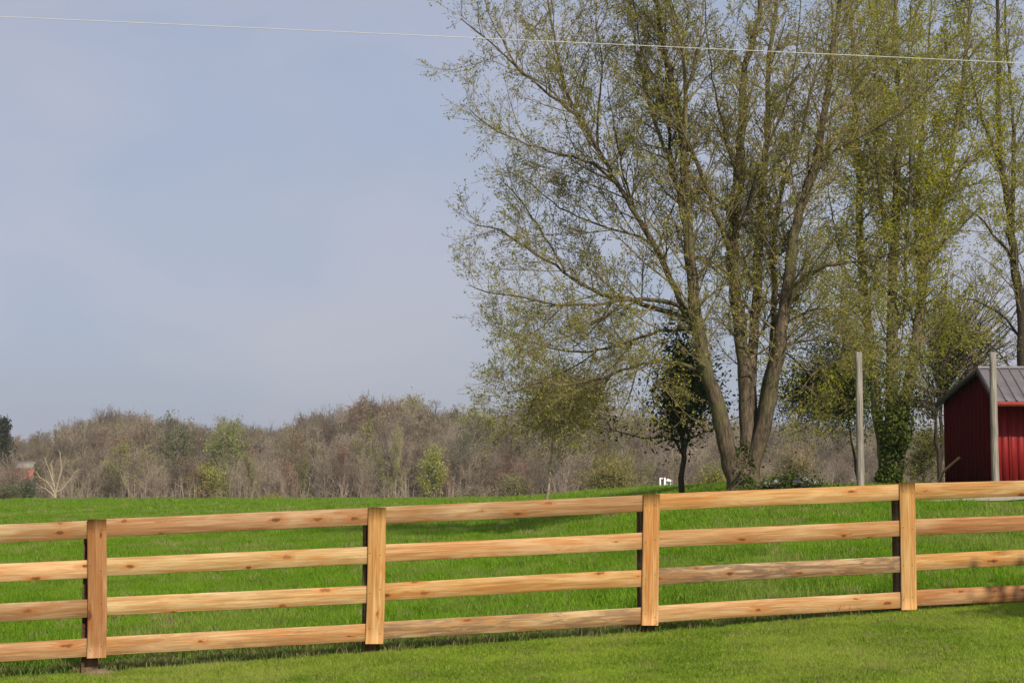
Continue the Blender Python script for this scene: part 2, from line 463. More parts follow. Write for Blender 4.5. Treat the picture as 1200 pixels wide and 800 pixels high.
def scatter(name, label, pts, scales, clumps):
    me = bpy.data.meshes.new(name)
    me.vertices.add(len(pts)); me.vertices.foreach_set('co', np.asarray(pts, dtype=np.float32).reshape(-1))
    at = me.attributes.new('s', 'FLOAT', 'POINT'); at.data.foreach_set('value', np.asarray(scales, dtype=np.float32))
    me.update()
    coll = bpy.data.collections.new(name + '_blades')
    for c in clumps:
        coll.objects.link(bpy.data.objects.new(name + '_clump', c))
    o = link(name, me, kind='stuff')
    o['label'] = label; o['category'] = 'grass'
    ng = bpy.data.node_groups.new(name, 'GeometryNodeTree')
    ng.interface.new_socket('Geometry', in_out='INPUT', socket_type='NodeSocketGeometry')
    ng.interface.new_socket('Geometry', in_out='OUTPUT', socket_type='NodeSocketGeometry')
    N, L = ng.nodes, ng.links
    gi, go = N.new('NodeGroupInput'), N.new('NodeGroupOutput')
    iop = N.new('GeometryNodeInstanceOnPoints')
    ci = N.new('GeometryNodeCollectionInfo'); ci.inputs['Collection'].default_value = coll
    ci.inputs['Separate Children'].default_value = True; ci.inputs['Reset Children'].default_value = True
    iop.inputs['Pick Instance'].default_value = True
    rv = N.new('FunctionNodeRandomValue'); rv.data_type = 'FLOAT_VECTOR'
    rv.inputs[0].default_value = (-0.12, -0.12, 0); rv.inputs[1].default_value = (0.12, 0.12, 6.283)
    na = N.new('GeometryNodeInputNamedAttribute'); na.data_type = 'FLOAT'; na.inputs['Name'].default_value = 's'
    L.new(gi.outputs[0], iop.inputs['Points']); L.new(ci.outputs[0], iop.inputs['Instance'])
    L.new(rv.outputs[0], iop.inputs['Rotation']); L.new(na.outputs[0], iop.inputs['Scale'])
    L.new(iop.outputs[0], go.inputs[0])
    md = o.modifiers.new('blades', 'NODES'); md.node_group = ng
    return o

def fence_y(x): return 14.6 + 0.25 * (x + 3.56)

def build_grass():
    rs = np.random.RandomState(7)
    bands = [(15.2, 30, 26, 0.155), (30, 55, 11, 0.17), (55, 90, 4.5, 0.20), (90, 150, 2.0, 0.25)]
    for bi, (y0, y1, dens, h) in enumerate(bands):
        s = y0 / 15.0
        clumps = [clump_mesh('field_clump', 60, 0.17 * s ** 0.6, h, 0.008 * s ** 0.85, 0.8, M['field_grass'], 100 + bi * 10 + k) for k in range(4)]
        area = 0.42 * (y1 ** 2 - y0 ** 2)
        n = int(area * dens)
        ys = np.sqrt(rs.uniform(y0 ** 2, y1 ** 2, n)); ts = rs.uniform(-0.42, 0.42, n)
        pts, sc = [], []
        for y, t in zip(ys, ts):
            x = t * y
            if y < fence_y(x) + 0.35: continue
            if x > 9.0 + 0.4 * math.sin(y * 3) and 36.0 < y < 42: continue
            if y > 52 and x / y > 0.14: continue
            patch = 0.5 + 0.5 * math.sin(x * 0.9 + 1.3 * math.sin(y * 0.5)) * math.sin(y * 0.7 + x * 0.3)
            pts.append((x, y, ground_z(x, y))); sc.append(rs.uniform(0.65, 1.15) * (0.8 + 0.35 * patch))
        scatter('field_grass', 'tall bright green field grass behind the fence, band %s' % ['nearest the boards', 'in the middle distance', 'farther out toward the crest', 'at the far edge before the woods'][bi], pts, sc, clumps)
    # mown lawn before the fence
    clumps = [clump_mesh('lawn_clump', 70, 0.11, 0.044, 0.0052, 1.0, M['lawn_grass'], 200 + k) for k in range(4)]
    pts, sc = [], []
    for _ in range(26000):
        y = rs.uniform(10.6, 17.6); x = rs.uniform(-0.42, 0.42) * y
        if y > fence_y(x) + 0.1: continue
        mow = 0.88 + 0.16 * math.sin((y - 0.25 * x) * 5.2 + 0.6 * math.sin(x))
        pts.append((x, y, ground_z(x, y))); sc.append(rs.uniform(0.7, 1.2) * mow)
    scatter('lawn_grass', 'short mown olive green lawn in front of the wooden fence', pts, sc, clumps)
    # rough verge under the rails, where the mower does not reach
    clumps = [clump_mesh('verge_clump', 34, 0.09, 0.085, 0.0055, 1.1, M['weed'], 300 + k) for k in range(4)]
    pts, sc = [], []
    for _ in range(1500):
        x = rs.uniform(-6.5, 7.5); y = fence_y(x) + rs.normal(0.28, 0.22)
        if y < fence_y(x) + 0.06: continue
        pts.append((x, y, ground_z(x, y))); sc.append(rs.uniform(0.6, 1.5))
    scatter('verge_grass', 'ragged pale tufts growing in a strip just behind the bottom rails', pts, sc, clumps)
build_grass()

# ------------------------------------------------------------------ fence
def board_mesh(name, L, w, th, seed, bow=0.006):
    """board along local x from 0 to L, centred on y and z, eased edges, slightly bowed"""
    rng = random.Random(seed)
    n = max(4, int(L / 0.12)); mb = MB(); c = 0.003
    prof = [(-th / 2 + c, -w / 2), (th / 2 - c, -w / 2), (th / 2, -w / 2 + c), (th / 2, w / 2 - c),
            (th / 2 - c, w / 2), (-th / 2 + c, w / 2), (-th / 2, w / 2 - c), (-th / 2, -w / 2 + c)]
    b1, b2 = rng.uniform(-bow, bow), rng.uniform(-bow, bow)
    vs = []
    for i in range(n + 1):
        u = i / n
        dz = b1 * math.sin(math.pi * u) + b2 * math.sin(2 * math.pi * u) * 0.4
        dy = rng.uniform(-0.0008, 0.0008)
        wv = 1 + rng.uniform(-0.006, 0.006)
        for (y, z) in prof: vs.append((u * L, y + dy, z * wv + dz))
    k = len(prof)
    i = np.arange(n)[:, None] * k; j = np.arange(k)[None]; q = (j + 1) % k
    mb.add(vs, np.stack([i + j, i + q, i + k + q, i + k + j], -1).reshape(-1, 4))
    base = mb.n - len(vs)
    mb.f.append(np.array([[base + t for t in range(k)]], dtype=np.int32))
    mb.f.append(np.array([[base + n * k + t for t in range(k - 1, -1, -1)]], dtype=np.int32))
    return mb.mesh(name, M['wood'], False)

def place_board(name, a, b, w, th, seed, parent, color, streak, off):
    """board whose centre line runs from a to b, pushed off along the camera side normal"""
    a, b = Vector(a), Vector(b)
    X = (b - a); L = X.length; X.normalize()
    ny = Vector((0.2425, -0.970, 0)) * -1           # away from the camera
    ny = (ny - X * ny.dot(X)).normalized()
    Z = X.cross(ny)
    mat = Matrix((X, ny, Z)).transposed().to_4x4()
    mat.translation = a + ny * off
    o = link(name, board_mesh(name, L, w, th, seed), parent)
    o.matrix_local = mat
    o.color = (*color, streak)
    return o

def fd(px):                                          # depth of the fence line behind pixel column px
    t = (px - 600) / F
    return 15.49 / (1 - 0.25 * t)

def FP(px, py): return P(px, py, fd(px))

def build_fence():
    fence = root('board_fence', 'new four-rail fence of raw tan boards running across the whole lawn', 'fence')
    # pixel columns of the upright boards; (x at top, y top, x at bottom, y bottom)
    ups = {-1: (-552, 641, -552, 817), 0: (-216, 624, -216, 793), 1: (113.5, 608, 113, 770), 2: (441.5, 594, 438, 753.5),
           3: (762.5, 578.5, 760.5, 732), 4: (1061.5, 565, 1064, 714), 5: (1352, 551, 1352, 696), 6: (1636, 538, 1636, 677)}
    # rails: y centre at left and right end of each bay (bay k runs from post k to k+1)
    rails = {
        -1: [(648, 635), (696, 681), (744, 728), (792, 775)],
        0: [(635, 620), (681, 666), (728, 712), (775, 757.5)],
        1: [(618.5, 604.5), (664.5, 650), (710.5, 695.5), (757, 740)],
        2: [(604, 589), (648, 633), (693.5, 677), (738.5, 720.5)],
        3: [(588.5, 576), (631.5, 618.5), (675.5, 660.5), (719.5, 702.5)],
        4: [(575.5, 567), (617.5, 608.5), (659.5, 647), (701, 688)],
        5: [(567, 554), (608, 594), (649, 634), (690, 674)]}
    pal = {'pink': (0.56, 0.38, 0.235), 'tan': (0.66, 0.455, 0.25), 'light': (0.76, 0.54, 0.31), 'orange': (0.70, 0.44, 0.20),
           'brown': (0.47, 0.30, 0.185), 'gold': (0.70, 0.465, 0.21), 'red': (0.50, 0.285, 0.14), 'grey': (0.56, 0.42, 0.27)}
    cols = {-1: [('tan', 0), ('light', 0), ('pink', .2), ('tan', 0)],
            0: [('pink', 0.15), ('light', 0), ('brown', 0.15), ('tan', 0.2)],
            1: [('pink', 0.15), ('light', 0.0), ('light', 0.25), ('tan', 0.3)],
            2: [('pink', 0.15), ('tan', 0.1), ('orange', 0.15), ('tan', 0.7)],
            3: [('gold', 0.0), ('tan', 0.0), ('grey', 1.0), ('light', 0.15)],
            4: [('gold', 0.2), ('red', 0.2), ('gold', 0.3), ('red', 0.2)],
            5: [('gold', 0), ('tan', 0), ('light', 0.3), ('tan', 0)]}
    upcol = {-1: 'tan', 0: 'tan', 1: 'red', 2: 'gold', 3: 'orange', 4: 'gold', 5: 'tan', 6: 'gold'}
    seed = 0
    rng = random.Random(21)
    for bay, rl in rails.items():
        xl, xr = ups[bay][0], ups[bay + 1][0]
        for k, (ya, yb) in enumerate(rl):
            seed += 1
            a = FP(xl + 1.2, ya); b = FP(xr - 1.2, yb)
            c, s = cols[bay][k]
            k_ = rng.uniform(0.84, 1.08); col = tuple(v * k_ * rng.uniform(0.96, 1.04) for v in pal[c])
            place_board('rail', a, b, 0.152, 0.024, seed, fence, col, s, 0.0)
    for i, (xt, yt, xb, yb) in ups.items():
        seed += 1
        a = FP(xb, yb); b = FP(xt, yt)
        col = pal[upcol[i]]
        place_board('upright_board', a, b, 0.158, 0.022, seed, fence, col, 0.12 if i == 1 else 0.0, -0.025)
        # the sawn post behind the rails
        gz = ground_z(a.x, a.y)
        w = 0.07
        mb = MB()
        cx, cy = (a.x + b.x) / 2 - 0.042 - (0.03 if i <= 1 else 0) + (0.016 if i >= 3 else 0), a.y + 0.10
        zt = b.z - 0.012
        pts = []
        for z, g in ((gz - 0.4, 0), (gz + 0.02, 0), (zt - 0.006, 0), (zt, 0.006)):
            ring = []
            for sx, sy in ((-1, -1), (1, -1), (1, 1), (-1, 1)):
                for q in ((0.008, 0), (0, 0.008)) if sx * sy > 0 else ((0, 0.008), (0.008, 0)):
                    ring.append((sx * (w - q[0] - g), sy * (w - q[1] - g), z))
            pts += ring
        ca, sa = math.cos(0.245), math.sin(0.245)
        vs = [(x * ca - y * sa, x * sa + y * ca, z) for x, y, z in pts]
        ii = np.arange(3)[:, None] * 8; jj = np.arange(8)[None]; qq = (jj + 1) % 8
        mb.add(vs, np.stack([ii + jj, ii + qq, ii + 8 + qq, ii + 8 + jj], -1).reshape(-1, 4))
        mb.f.append(np.array([[24 + t for t in range(8)]], dtype=np.int32))
        po = link('post', mb.mesh('post', M['wood'], False), fence, loc=(cx, cy, 0))
        po.color = (0.20, 0.13, 0.10, 0.6)
        # screw heads, two at each rail
        sc = MB()
        for k in range(4):
            rk = rails.get(i, rails.get(i - 1))[k]
            yk = rk[0] if i in rails else rk[1]
            c = FP(xt + (xb - xt) * 0.5, yk)
            for dx in (-0.045, 0.045):
                p = c + Vector((dx, dx * 0.25 - 0.0375, rng.uniform(-0.03, 0.03)))
                sc.tube([p, p + Vector((0.0006, -0.0024, 0))], [0.0042, 0.0042], 6, True)
        link('screws', sc.mesh('screws', M['dark_trim']), fence)['kind'] = 'stuff'
    # mound of dug soil at the foot of the left post
    mb = MB(); rs = random.Random(3)
    a = FP(117, 776); gz = ground_z(a.x, a.y)
    n, m = 20, 6; vs = [(0, 0, 0.055)]
    for j in range(1, m + 1):
        for i in range(n):
            t = i / n * 6.283; r = j / m
            vs.append((math.cos(t) * r * (0.20 + rs.uniform(-.015, .015)), math.sin(t) * r * 0.15, 0.055 * (1 - r ** 1.6) + rs.uniform(-.007, .007) - (0.03 if j == m else 0)))
    fs3 = [(0, 1 + i, 1 + (i + 1) % n) for i in range(n)]
    mb.add(vs, fs3)
    q = []
    for j in range(m - 1):
        for i in range(n):
            q.append((1 + j * n + i, 1 + (j + 1) * n + i, 1 + (j + 1) * n + (i + 1) % n, 1 + j * n + (i + 1) % n))
    mb.f.append(np.array(q, dtype=np.int32))
    link('soil_mound', mb.mesh('soil_mound', M['soil']), None, 'small mound of dry brown soil at the foot of the leftmost fence post', 'soil mound', loc=(a.x, fence_y(a.x) - 0.02, gz - 0.005))
build_fence()

# ------------------------------------------------------------------ trees
class Tree:
    def __init__(self, seed):
        self.rs = np.random.RandomState(seed)
        self.wood = MB()           # branches
        self.twig = MB()
        self.leaf = []             # leaf positions
        self.paths = []
    def path(self, p, d, L, n, wander, up):
        pts = [p]; d = d / np.linalg.norm(d)
        R = self.rs.normal(0, wander, (n, 3))
        st = L / n
        for i in range(n):
            d = d + R[i]; d[2] += up
            d = d / np.linalg.norm(d)
            p = p + d * st
            pts.append(p)
        return np.array(pts)
    def child_dir(self, t, lo, hi, up):
        rs = self.rs
        r = rs.normal(0, 1, 3); r -= t * r.dot(t); r /= np.linalg.norm(r) + 1e-9
        a = math.radians(rs.uniform(lo, hi))
        d = t * math.cos(a) + r * math.sin(a)
        d[2] += up
        return d / np.linalg.norm(d)
    def branch(self, p, d, L, r, lev, cfg):
        """cfg[lev] = (segments, wander, up, children per metre, length ratio, sides, angle lo, angle hi)"""
        c = cfg[lev]
        rs = self.rs
        n = c['seg']
        pts = self.path(p, d, L, n, c['wander'], c['up'])
        rad = np.linspace(r, max(r * 0.3, cfg['rmin']), n + 1)
        (self.wood if lev + 1 < cfg['levels'] else self.twig).tube(pts, rad, c['sides'])
        self.spawn(pts, rad, L, lev, cfg)
    def spawn(self, pts, rad, L, lev, cfg, start=None):
        c = cfg[lev]; rs = self.rs
        n = len(pts) - 1
        if lev + 1 >= cfg['levels']:
            k = cfg['leaves']
            k = int(k) + (rs.rand() < k - int(k))
            for _ in range(k):
                u = rs.uniform(0.25, 1.0) * n
                i = min(int(u), n - 1); f = u - i
                self.leaf.append(pts[i] * (1 - f) + pts[i + 1] * f + rs.normal(0, cfg['lspread'], 3))
            return
        nc = c['kids'] * L
        nc = int(nc) + (rs.rand() < nc - int(nc))
        s0 = c.get('start', 0.2) if start is None else start
        for q in range(nc):
            u = s0 + (1 - s0) * ((q + rs.rand()) / nc)
            uu = u * n; i = min(int(uu), n - 1); f = uu - i
            p = pts[i] * (1 - f) + pts[i + 1] * f
            t = pts[i + 1] - pts[i]; t = t / (np.linalg.norm(t) + 1e-9)
            rr = rad[i] * (1 - f) + rad[i + 1] * f
            nx = cfg[lev + 1]
            l2 = rs.uniform(*nx['len']) * (1.2 - 0.85 * u)
            self.branch(p, self.child_dir(t, *nx['ang'], nx['cup']), l2, min(rr * 0.6, nx['rmax']) * rs.uniform(0.6, 1), lev + 1, cfg)
    def traced(self, pts, rad, cfg, mb=None, start=0.2, sides=8, step=0.3):
        pts = np.array(pts, dtype=float); rad = np.array(rad, dtype=float)
        # smooth resample (Catmull-Rom)
        seg = np.linalg.norm(np.diff(pts, axis=0), axis=1); s = np.concatenate([[0], np.cumsum(seg)])
        n = max(3, int(s[-1] / step))
        q = np.linspace(0, s[-1], n + 1)
        idx = np.clip(np.searchsorted(s, q, side='right') - 1, 0, len(pts) - 2)
        out = []
        for t, i in zip(q, idx):
            f = (t - s[i]) / seg[i]
            p0 = pts[max(i - 1, 0)]; p1 = pts[i]; p2 = pts[i + 1]; p3 = pts[min(i + 2, len(pts) - 1)]
            out.append(0.5 * ((2 * p1) + (-p0 + p2) * f + (2 * p0 - 5 * p1 + 4 * p2 - p3) * f * f + (-p0 + 3 * p1 - 3 * p2 + p3) * f ** 3))
        out = np.array(out)
        out[1:-1] += self.rs.normal(0, 0.018, out[1:-1].shape)
        rr = np.interp(q, s, rad) * (1 + self.rs.normal(0, 0.035, n + 1))
        (mb or self.wood).tube(out, rr, sides)
        self.spawn(out, rr, s[-1], 0, cfg, start)
        self.paths.append(out)
        return out
    def leaves(self, size, per=1, spread=0.0, pts=None, flat=0.5):
        rs = self.rs
        p = np.array(self.leaf if pts is None else pts)
        if len(p) == 0: return MB()
        p = np.repeat(p, per, 0)
        if spread: p = p + rs.normal(0, spread, p.shape)
        n = len(p)
        s = size * rs.uniform(0.55, 1.25, n)
        a = rs.normal(0, 1, (n, 3)); a /= np.linalg.norm(a, axis=1)[:, None]
        b = rs.normal(0, 1, (n, 3)); b -= a * (a * b).sum(1)[:, None]; b /= np.linalg.norm(b, axis=1)[:, None]
        a *= (s * 0.5)[:, None]; b *= (s * flat * 0.5)[:, None]
        v = np.stack([p - a, p + b, p + a, p - b], 1)
        mb = MB(); mb.v.append(v.reshape(-1, 3).astype(np.float32)); mb.n = n * 4
        mb.f.append((np.arange(n)[:, None] * 4 + np.array([[0, 1, 2, 3]])).astype(np.int32))
        return mb

def cfg_big(kids0=2.6, l1=(0.9, 3.2), kids1=4.2, kids2=6.5, leaves=3.0, lspread=0.035, up=0.03, rmin=0.004):
    return {'levels': 4, 'leaves': leaves, 'lspread': lspread, 'rmin': rmin,
            0: dict(kids=kids0),
            1: dict(seg=7, wander=0.10, up=up, kids=kids1, sides=5, len=l1, ang=(28, 62), cup=0.12, rmax=0.035, start=0.15),
            2: dict(seg=4, wander=0.14, up=up, kids=kids2, sides=3, len=(0.45, 1.25), ang=(25, 60), cup=0.10, rmax=0.012, start=0.1),
            3: dict(seg=2, wander=0.18, up=up, kids=0, sides=3, len=(0.18, 0.48), ang=(25, 60), cup=0.08, rmax=0.006)}

def traced_pts(px, base_d, k, k2=0.0):
    """pixel polyline -> 3D; the limb drifts away in depth by k metres over its length"""
    n = len(px); out = []
    for i, (x, y) in enumerate(px):
        u = i / (n - 1)
        out.append(np.array(P(x, y, base_d + k * u + k2 * math.sin(u * 3.1))))
    return out

def big_tree(name, label, base_px, D, limbs, trunkpts, mats, cfg, leafsize, seed, leafper=1, extra=None, leafspread=0.0):
    t = Tree(seed)
    ppm = F / D
    bx = P(base_px, 560, D).x
    gz = ground_z(bx, D)
    base = np.array((bx, D, gz))
    r = root(name, label, 'tree', loc=tuple(base))
    tr = MB()
    pts = [np.array(P(x, y, D)) for x, y, _ in trunkpts]; rad = [w / 2 / ppm for _, _, w in trunkpts]
    tmp = Tree(seed + 1)
    tcfg = dict(cfg); tcfg[0] = dict(kids=0)
    pts.insert(0, np.array((pts[0][0], D, gz - 0.3))); rad.insert(0, rad[0] * 1.5)
    tmp.traced([p - base for p in pts], rad, tcfg, tr, 0, 14, 0.15)
    link('trunk', tr.mesh('trunk', mats[0]), r)
    for (px, w0, w1, k, st) in limbs:
        mb = MB()
        P3 = traced_pts(px, D, k)
        n = len(P3)
        big = w0 >= 11
        w0 *= 1.12
        rad = [max(w0 + ((w1 + 2 if big else w1) - w0) * (i / (n - 1)) ** (1.1 if big else 0.8), 0.5) / 2 / ppm for i in range(n)]
        t.traced([p - base for p in P3], rad, cfg, mb, st)
        link('limb', mb.mesh('limb', mats[0]), r)
    if extra: extra(t, base)
    link('branches', t.wood.mesh('branches', mats[1]), r)['kind'] = 'stuff'
    link('twigs', t.twig.mesh('twigs', mats[1]), r)['kind'] = 'stuff'
    lm = t.leaves(leafsize, leafper, leafspread)
    link('foliage', lm.mesh('foliage', mats[2], False), r)['kind'] = 'stuff'
    return r, t, base

# --- the large multi-stemmed maple in the middle
main_limbs = [
    ([(862, 572), (858, 545), (850, 515), (841, 474), (829, 440), (821, 405), (816, 370), (811, 325), (807, 269), (803, 200), (797, 140), (783, 80), (772, 20), (762, -80)], 20, 2, -1.2, 0.2),
    ([(820, 400), (801, 362), (779, 314), (758, 272), (737, 239), (710, 192), (680, 141), (644, 111), (605, 78), (565, 42), (540, 22)], 9, 1.2, -1.5, 0.12),
    ([(684, 148), (668, 118), (659, 90), (648, 40), (640, -10), (630, -60)], 4.5, 1.2, 0.8, 0.05),
    ([(724, 215), (690, 190), (635, 174), (599, 162), (568, 145), (550, 128)], 3.6, 1.0, -2.4, 0.05),
    ([(808, 300), (797, 237), (785, 190), (770, 150), (755, 99), (742, 45), (735, -50)], 7.5, 1.6, 1.8, 0.1),
    ([(788, 195), (782, 130), (780, 60), (779, 0), (776, -70)], 4.5, 1.4, -2.0, 0.1),
    ([(815, 385), (796, 370), (761, 359), (735, 350), (710, 346), (680, 332), (650, 311), (620, 293), (590, 272), (565, 266), (550, 260)], 6.5, 1.0, 1.2, 0.15),
    ([(662, 318), (645, 288), (622, 252), (603, 226), (590, 214)], 3.2, 0.9, 1.5, 0.05),
    ([(812, 368), (794, 357), (760, 350), (730, 352), (710, 354), (680, 358), (650, 357), (605, 347), (570, 342), (550, 334)], 5.5, 1.0, -2.2, 0.15),
    ([(812, 385), (775, 388), (735, 402), (700, 410), (650, 410), (608, 393), (590, 384)], 4.5, 1.0, 2.8, 0.1),
    ([(824, 445), (812, 432), (795, 426), (762, 424), (735, 431), (705, 442), (670, 450), (630, 448), (600, 460), (590, 452)], 4.6, 1.0, -2.8, 0.2),
    ([(705, 442), (685, 462), (655, 472), (625, 478), (600, 500)], 2.4, 0.8, -1.0, 0.05),
    ([(871, 572), (875, 545), (876, 517), (873, 445), (871, 420), (866, 375), (860, 324), (858, 255), (863, 220), (867, 180), (870, 130), (872, 85), (884, 41), (890, 8), (888, -80)], 19, 2, 1.0, 0.2),
    ([(861, 318), (854, 288), (842, 260), (829, 220), (805, 165), (788, 137), (768, 95), (750, 50), (742, -20)], 7.5, 1.3, -2.0, 0.15),
    ([(878, 560), (880, 500), (882, 420), (884, 380), (887, 337), (890, 269), (893, 220), (898, 176), (900, 124), (901, 69), (908, 20), (915, -70)], 12, 2, 2.6, 0.2),
    ([(878, 572), (886, 530), (895, 500), (901, 467), (908, 430), (915, 400), (921, 350), (925, 320), (934, 255), (946, 222), (956, 192), (962, 150), (970, 110), (976, 60), (982, 20), (990, -70)], 18, 2, -1.0, 0.2),
    ([(882, 560), (890, 510), (892, 479), (899, 440), (906, 400), (908, 340), (907, 285), (912, 240), (920, 205), (934, 176), (942, 137), (956, 90), (978, 50), (1000, 0), (1015, -60)], 10, 1.6, 1.5, 0.2),
    ([(925, 340), (945, 322), (972, 310), (1000, 307), (1030, 302), (1055, 292), (1085, 276)], 4.6, 1.0, -2.5, 0.1),
    ([(938, 250), (945, 210), (965, 184), (994, 168), (1035, 146), (1076, 115), (1112, 82), (1140, 52)], 4.6, 1.0, -2.0, 0.15),
    ([(916, 405), (936, 400), (965, 397), (1000, 408), (1030, 428), (1050, 450)], 3.6, 0.9, 1.5, 0.15),
    ([(960, 150), (985, 125), (1005, 95), (1025, 50), (1040, 0)], 3.2, 1.0, 1.5, 0.1),
    ([(868, 215), (850, 160), (838, 110), (830, 50), (825, -20)], 3.6, 1.0, -2.6, 0.05),
    ([(862, 280), (878, 238), (885, 205), (905, 160), (925, 110), (935, 50), (940, -20)], 4.0, 1.0, -3.0, 0.05),
    ([(770, 290), (740, 275), (700, 262), (660, 245), (622, 216), (600, 203)], 3.2, 0.9, 2.0, 0.1),
    ([(700, 175), (700, 130), (706, 80), (700, 30), (690, -30)], 3.2, 0.9, 2.0, 0.05),
    ([(605, 78), (590, 50), (575, 20), (570, -20)], 2.2, 0.8, 1.0, 0.0),
    ([(748, 428), (742, 448), (736, 470), (726, 492), (715, 508)], 2.2, 0.8, -0.6, 0.0),
    ([(712, 440), (704, 462), (694, 484), (680, 503)], 2.2, 0.8, 0.8, 0.0),
    ([(672, 450), (660, 468), (650, 488), (636, 508)], 2.0, 0.8, -0.8, 0.0),
    ([(640, 449), (628, 466), (618, 486), (612, 500)], 1.8, 0.8, 0.8, 0.0),
    ([(700, 410), (680, 425), (655, 438), (625, 446)], 2.4, 0.8, 1.2, 0.0),
    ([(740, 402), (722, 425), (700, 445), (690, 470)], 2.4, 0.8, 1.8, 0.0),
    ([(660, 357), (640, 378), (615, 395), (598, 415)], 2.2, 0.8, -1.0, 0.0),
    ([(720, 352), (700, 375), (672, 392), (640, 402)], 2.4, 0.8, -1.4, 0.0),
    ([(800, 380), (780, 400), (765, 425), (755, 460)], 2.4, 0.8, -1.2, 0.0),
    ([(812, 330), (835, 300), (848, 270), (852, 240)], 2.6, 0.8, 2.0, 0.0),
    ([(915, 410), (940, 430), (958, 455), (965, 480)], 2.4, 0.8, 1.0, 0.0),
    ([(915, 385), (945, 365), (975, 362), (1005, 372), (1020, 390)], 3.0, 0.8, 1.6, 0.05),
    ([(745, 250), (730, 200), (720, 150), (712, 100)], 2.8, 0.8, -2.5, 0.0),
]
def main_extra(t, base):
    c = cfg_main
    for k in range(1):                                # limbs toward and away from the viewer
        a = t.rs.uniform(0, 6.28)
        lp = t.paths[[0, 12, 14, 15, 16][k % 5]]
        p = lp[int(len(lp) * t.rs.uniform(0.3, 0.6))]
        d = np.array((0.25 * math.cos(a), 0.8 * math.sin(a), 1.1))
        pts = t.path(p, d, 6.5, 10, 0.07, 0.02)
        t.wood.tube(pts, np.linspace(0.075, 0.014, 11), 6)
        t.spawn(pts, np.linspace(0.075, 0.014, 11), 6.5, 0, c, 0.2)
cfg_main = cfg_big(kids0=3.6, l1=(0.9, 3.3), kids1=5.6, kids2=7.5, leaves=3.0, rmin=0.0055)
main_tree, mt, mbase = big_tree('maple_tree', 'tallest spreading multi-stemmed maple with small spring leaves behind the middle of the fence', 868, 45.0, main_limbs,
         [(871, 576, 44), (871, 562, 34), (870, 548, 27), (869, 536, 18), (868, 524, 6)], (M['bark'], M['twig'], M['leaf_maple']), cfg_main, 0.078, 11, 1, main_extra, 0.03)

def ivy_patch(parent, base, pts, n, size, mat, seed, name='ivy'):
    rs = np.random.RandomState(seed)
    out = []
    for (px, py, d, rx, rz) in pts:
        c = np.array(P(px, py, d)) - base
        q = rs.normal(0, 1, (int(n), 3)); q /= np.linalg.norm(q, axis=1)[:, None]
        q *= np.cbrt(rs.rand(int(n)))[:, None] ** 0.6
        out.append(c + q * np.array((rx, rx, rz)))
    t = Tree(seed)
    o = link(name, t.leaves(size, 1, 0, np.concatenate(out), 0.8).mesh(name, mat, False), parent)
    o['kind'] = 'stuff'
ivy_patch(main_tree, mbase, [(872, 545, 44.75, 0.30, 0.7), (874, 566, 44.75, 0.33, 0.25)], 420, 0.075, M['ivy'], 5)

# --- second tree, yellow-green, behind and right
second_limbs = [
    ([(1038, 560), (1030, 500), (1022, 430), (1016, 365), (1010, 310), (1007, 255), (1007, 200), (1003, 140), (1000, 60), (992, -40)], 12, 2, 1.0, 0.2),
    ([(1044, 560), (1045, 480), (1046, 420), (1046, 365), (1046, 310), (1050, 255), (1052, 200), (1055, 130), (1050, 60), (1048, -40)], 15, 2, -0.5, 0.2),
    ([(1050, 560), (1060, 480), (1070, 420), (1078, 365), (1082, 310), (1090, 270), (1100, 240), (1112, 200), (1120, 150), (1130, 80), (1140, -20)], 13, 2, 0.8, 0.2),
    ([(1079, 360), (1076, 300), (1074, 240), (1078, 180), (1085, 110), (1090, 30), (1092, -40)], 7, 1.5, 2.5, 0.1),
    ([(1018, 380), (1000, 345), (985, 300), (975, 250), (968, 200)], 4, 1.0, 2.0, 0.1),
    ([(1047, 300), (1035, 250), (1028, 190), (1025, 120), (1028, 40), (1025, -40)], 6, 1.2, -2.2, 0.1),
    ([(1085, 310), (1105, 285), (1130, 262), (1150, 240)], 3.5, 1.0, -1.5, 0.1),
    ([(1048, 390), (1060, 365), (1062, 300), (1066, 230), (1068, 160), (1064, 80), (1068, 0)], 5, 1.2, -3.0, 0.1),
    ([(1024, 440), (1000, 425), (975, 425), (950, 440), (935, 462)], 3.5, 1.0, -1.5, 0.15),
    ([(1100, 240), (1118, 215), (1135, 180), (1148, 130), (1150, 70)], 3.5, 1.0, 2.0, 0.1),
    ([(1070, 420), (1090, 395), (1112, 378), (1135, 370)], 3.0, 0.9, 1.0, 0.1),
    ([(1050, 200), (1035, 150), (1040, 90), (1035, 20)], 3.0, 0.9, 3.0, 0.0),
]
cfg2 = cfg_big(kids0=3.3, l1=(1.0, 3.5), kids1=4.3, kids2=6.0, leaves=3.1, rmin=0.006)
cfg2[1].update(ang=(38, 78), cup=0.06, len=(1.1, 4.2))
t2, _, b2 = big_tree('leafing_tree', 'yellow-green leafing tree with ivy clad trunk between the two tall bare poles', 1045, 54.0, second_limbs,
         [(1047, 574, 32), (1046, 552, 28), (1045, 530, 20), (1044, 512, 6)], (M['bark2'], M['twig'], M['leaf_lime']), cfg2, 0.10, 23, 2, None, 0.09)
ivy_patch(t2, b2, [(1045, 545, 53.6, 0.42, 0.9), (1050, 500, 53.6, 0.6, 0.9), (1040, 560, 53.5, 0.4, 0.4)], 700, 0.12, M['ivy'], 6)
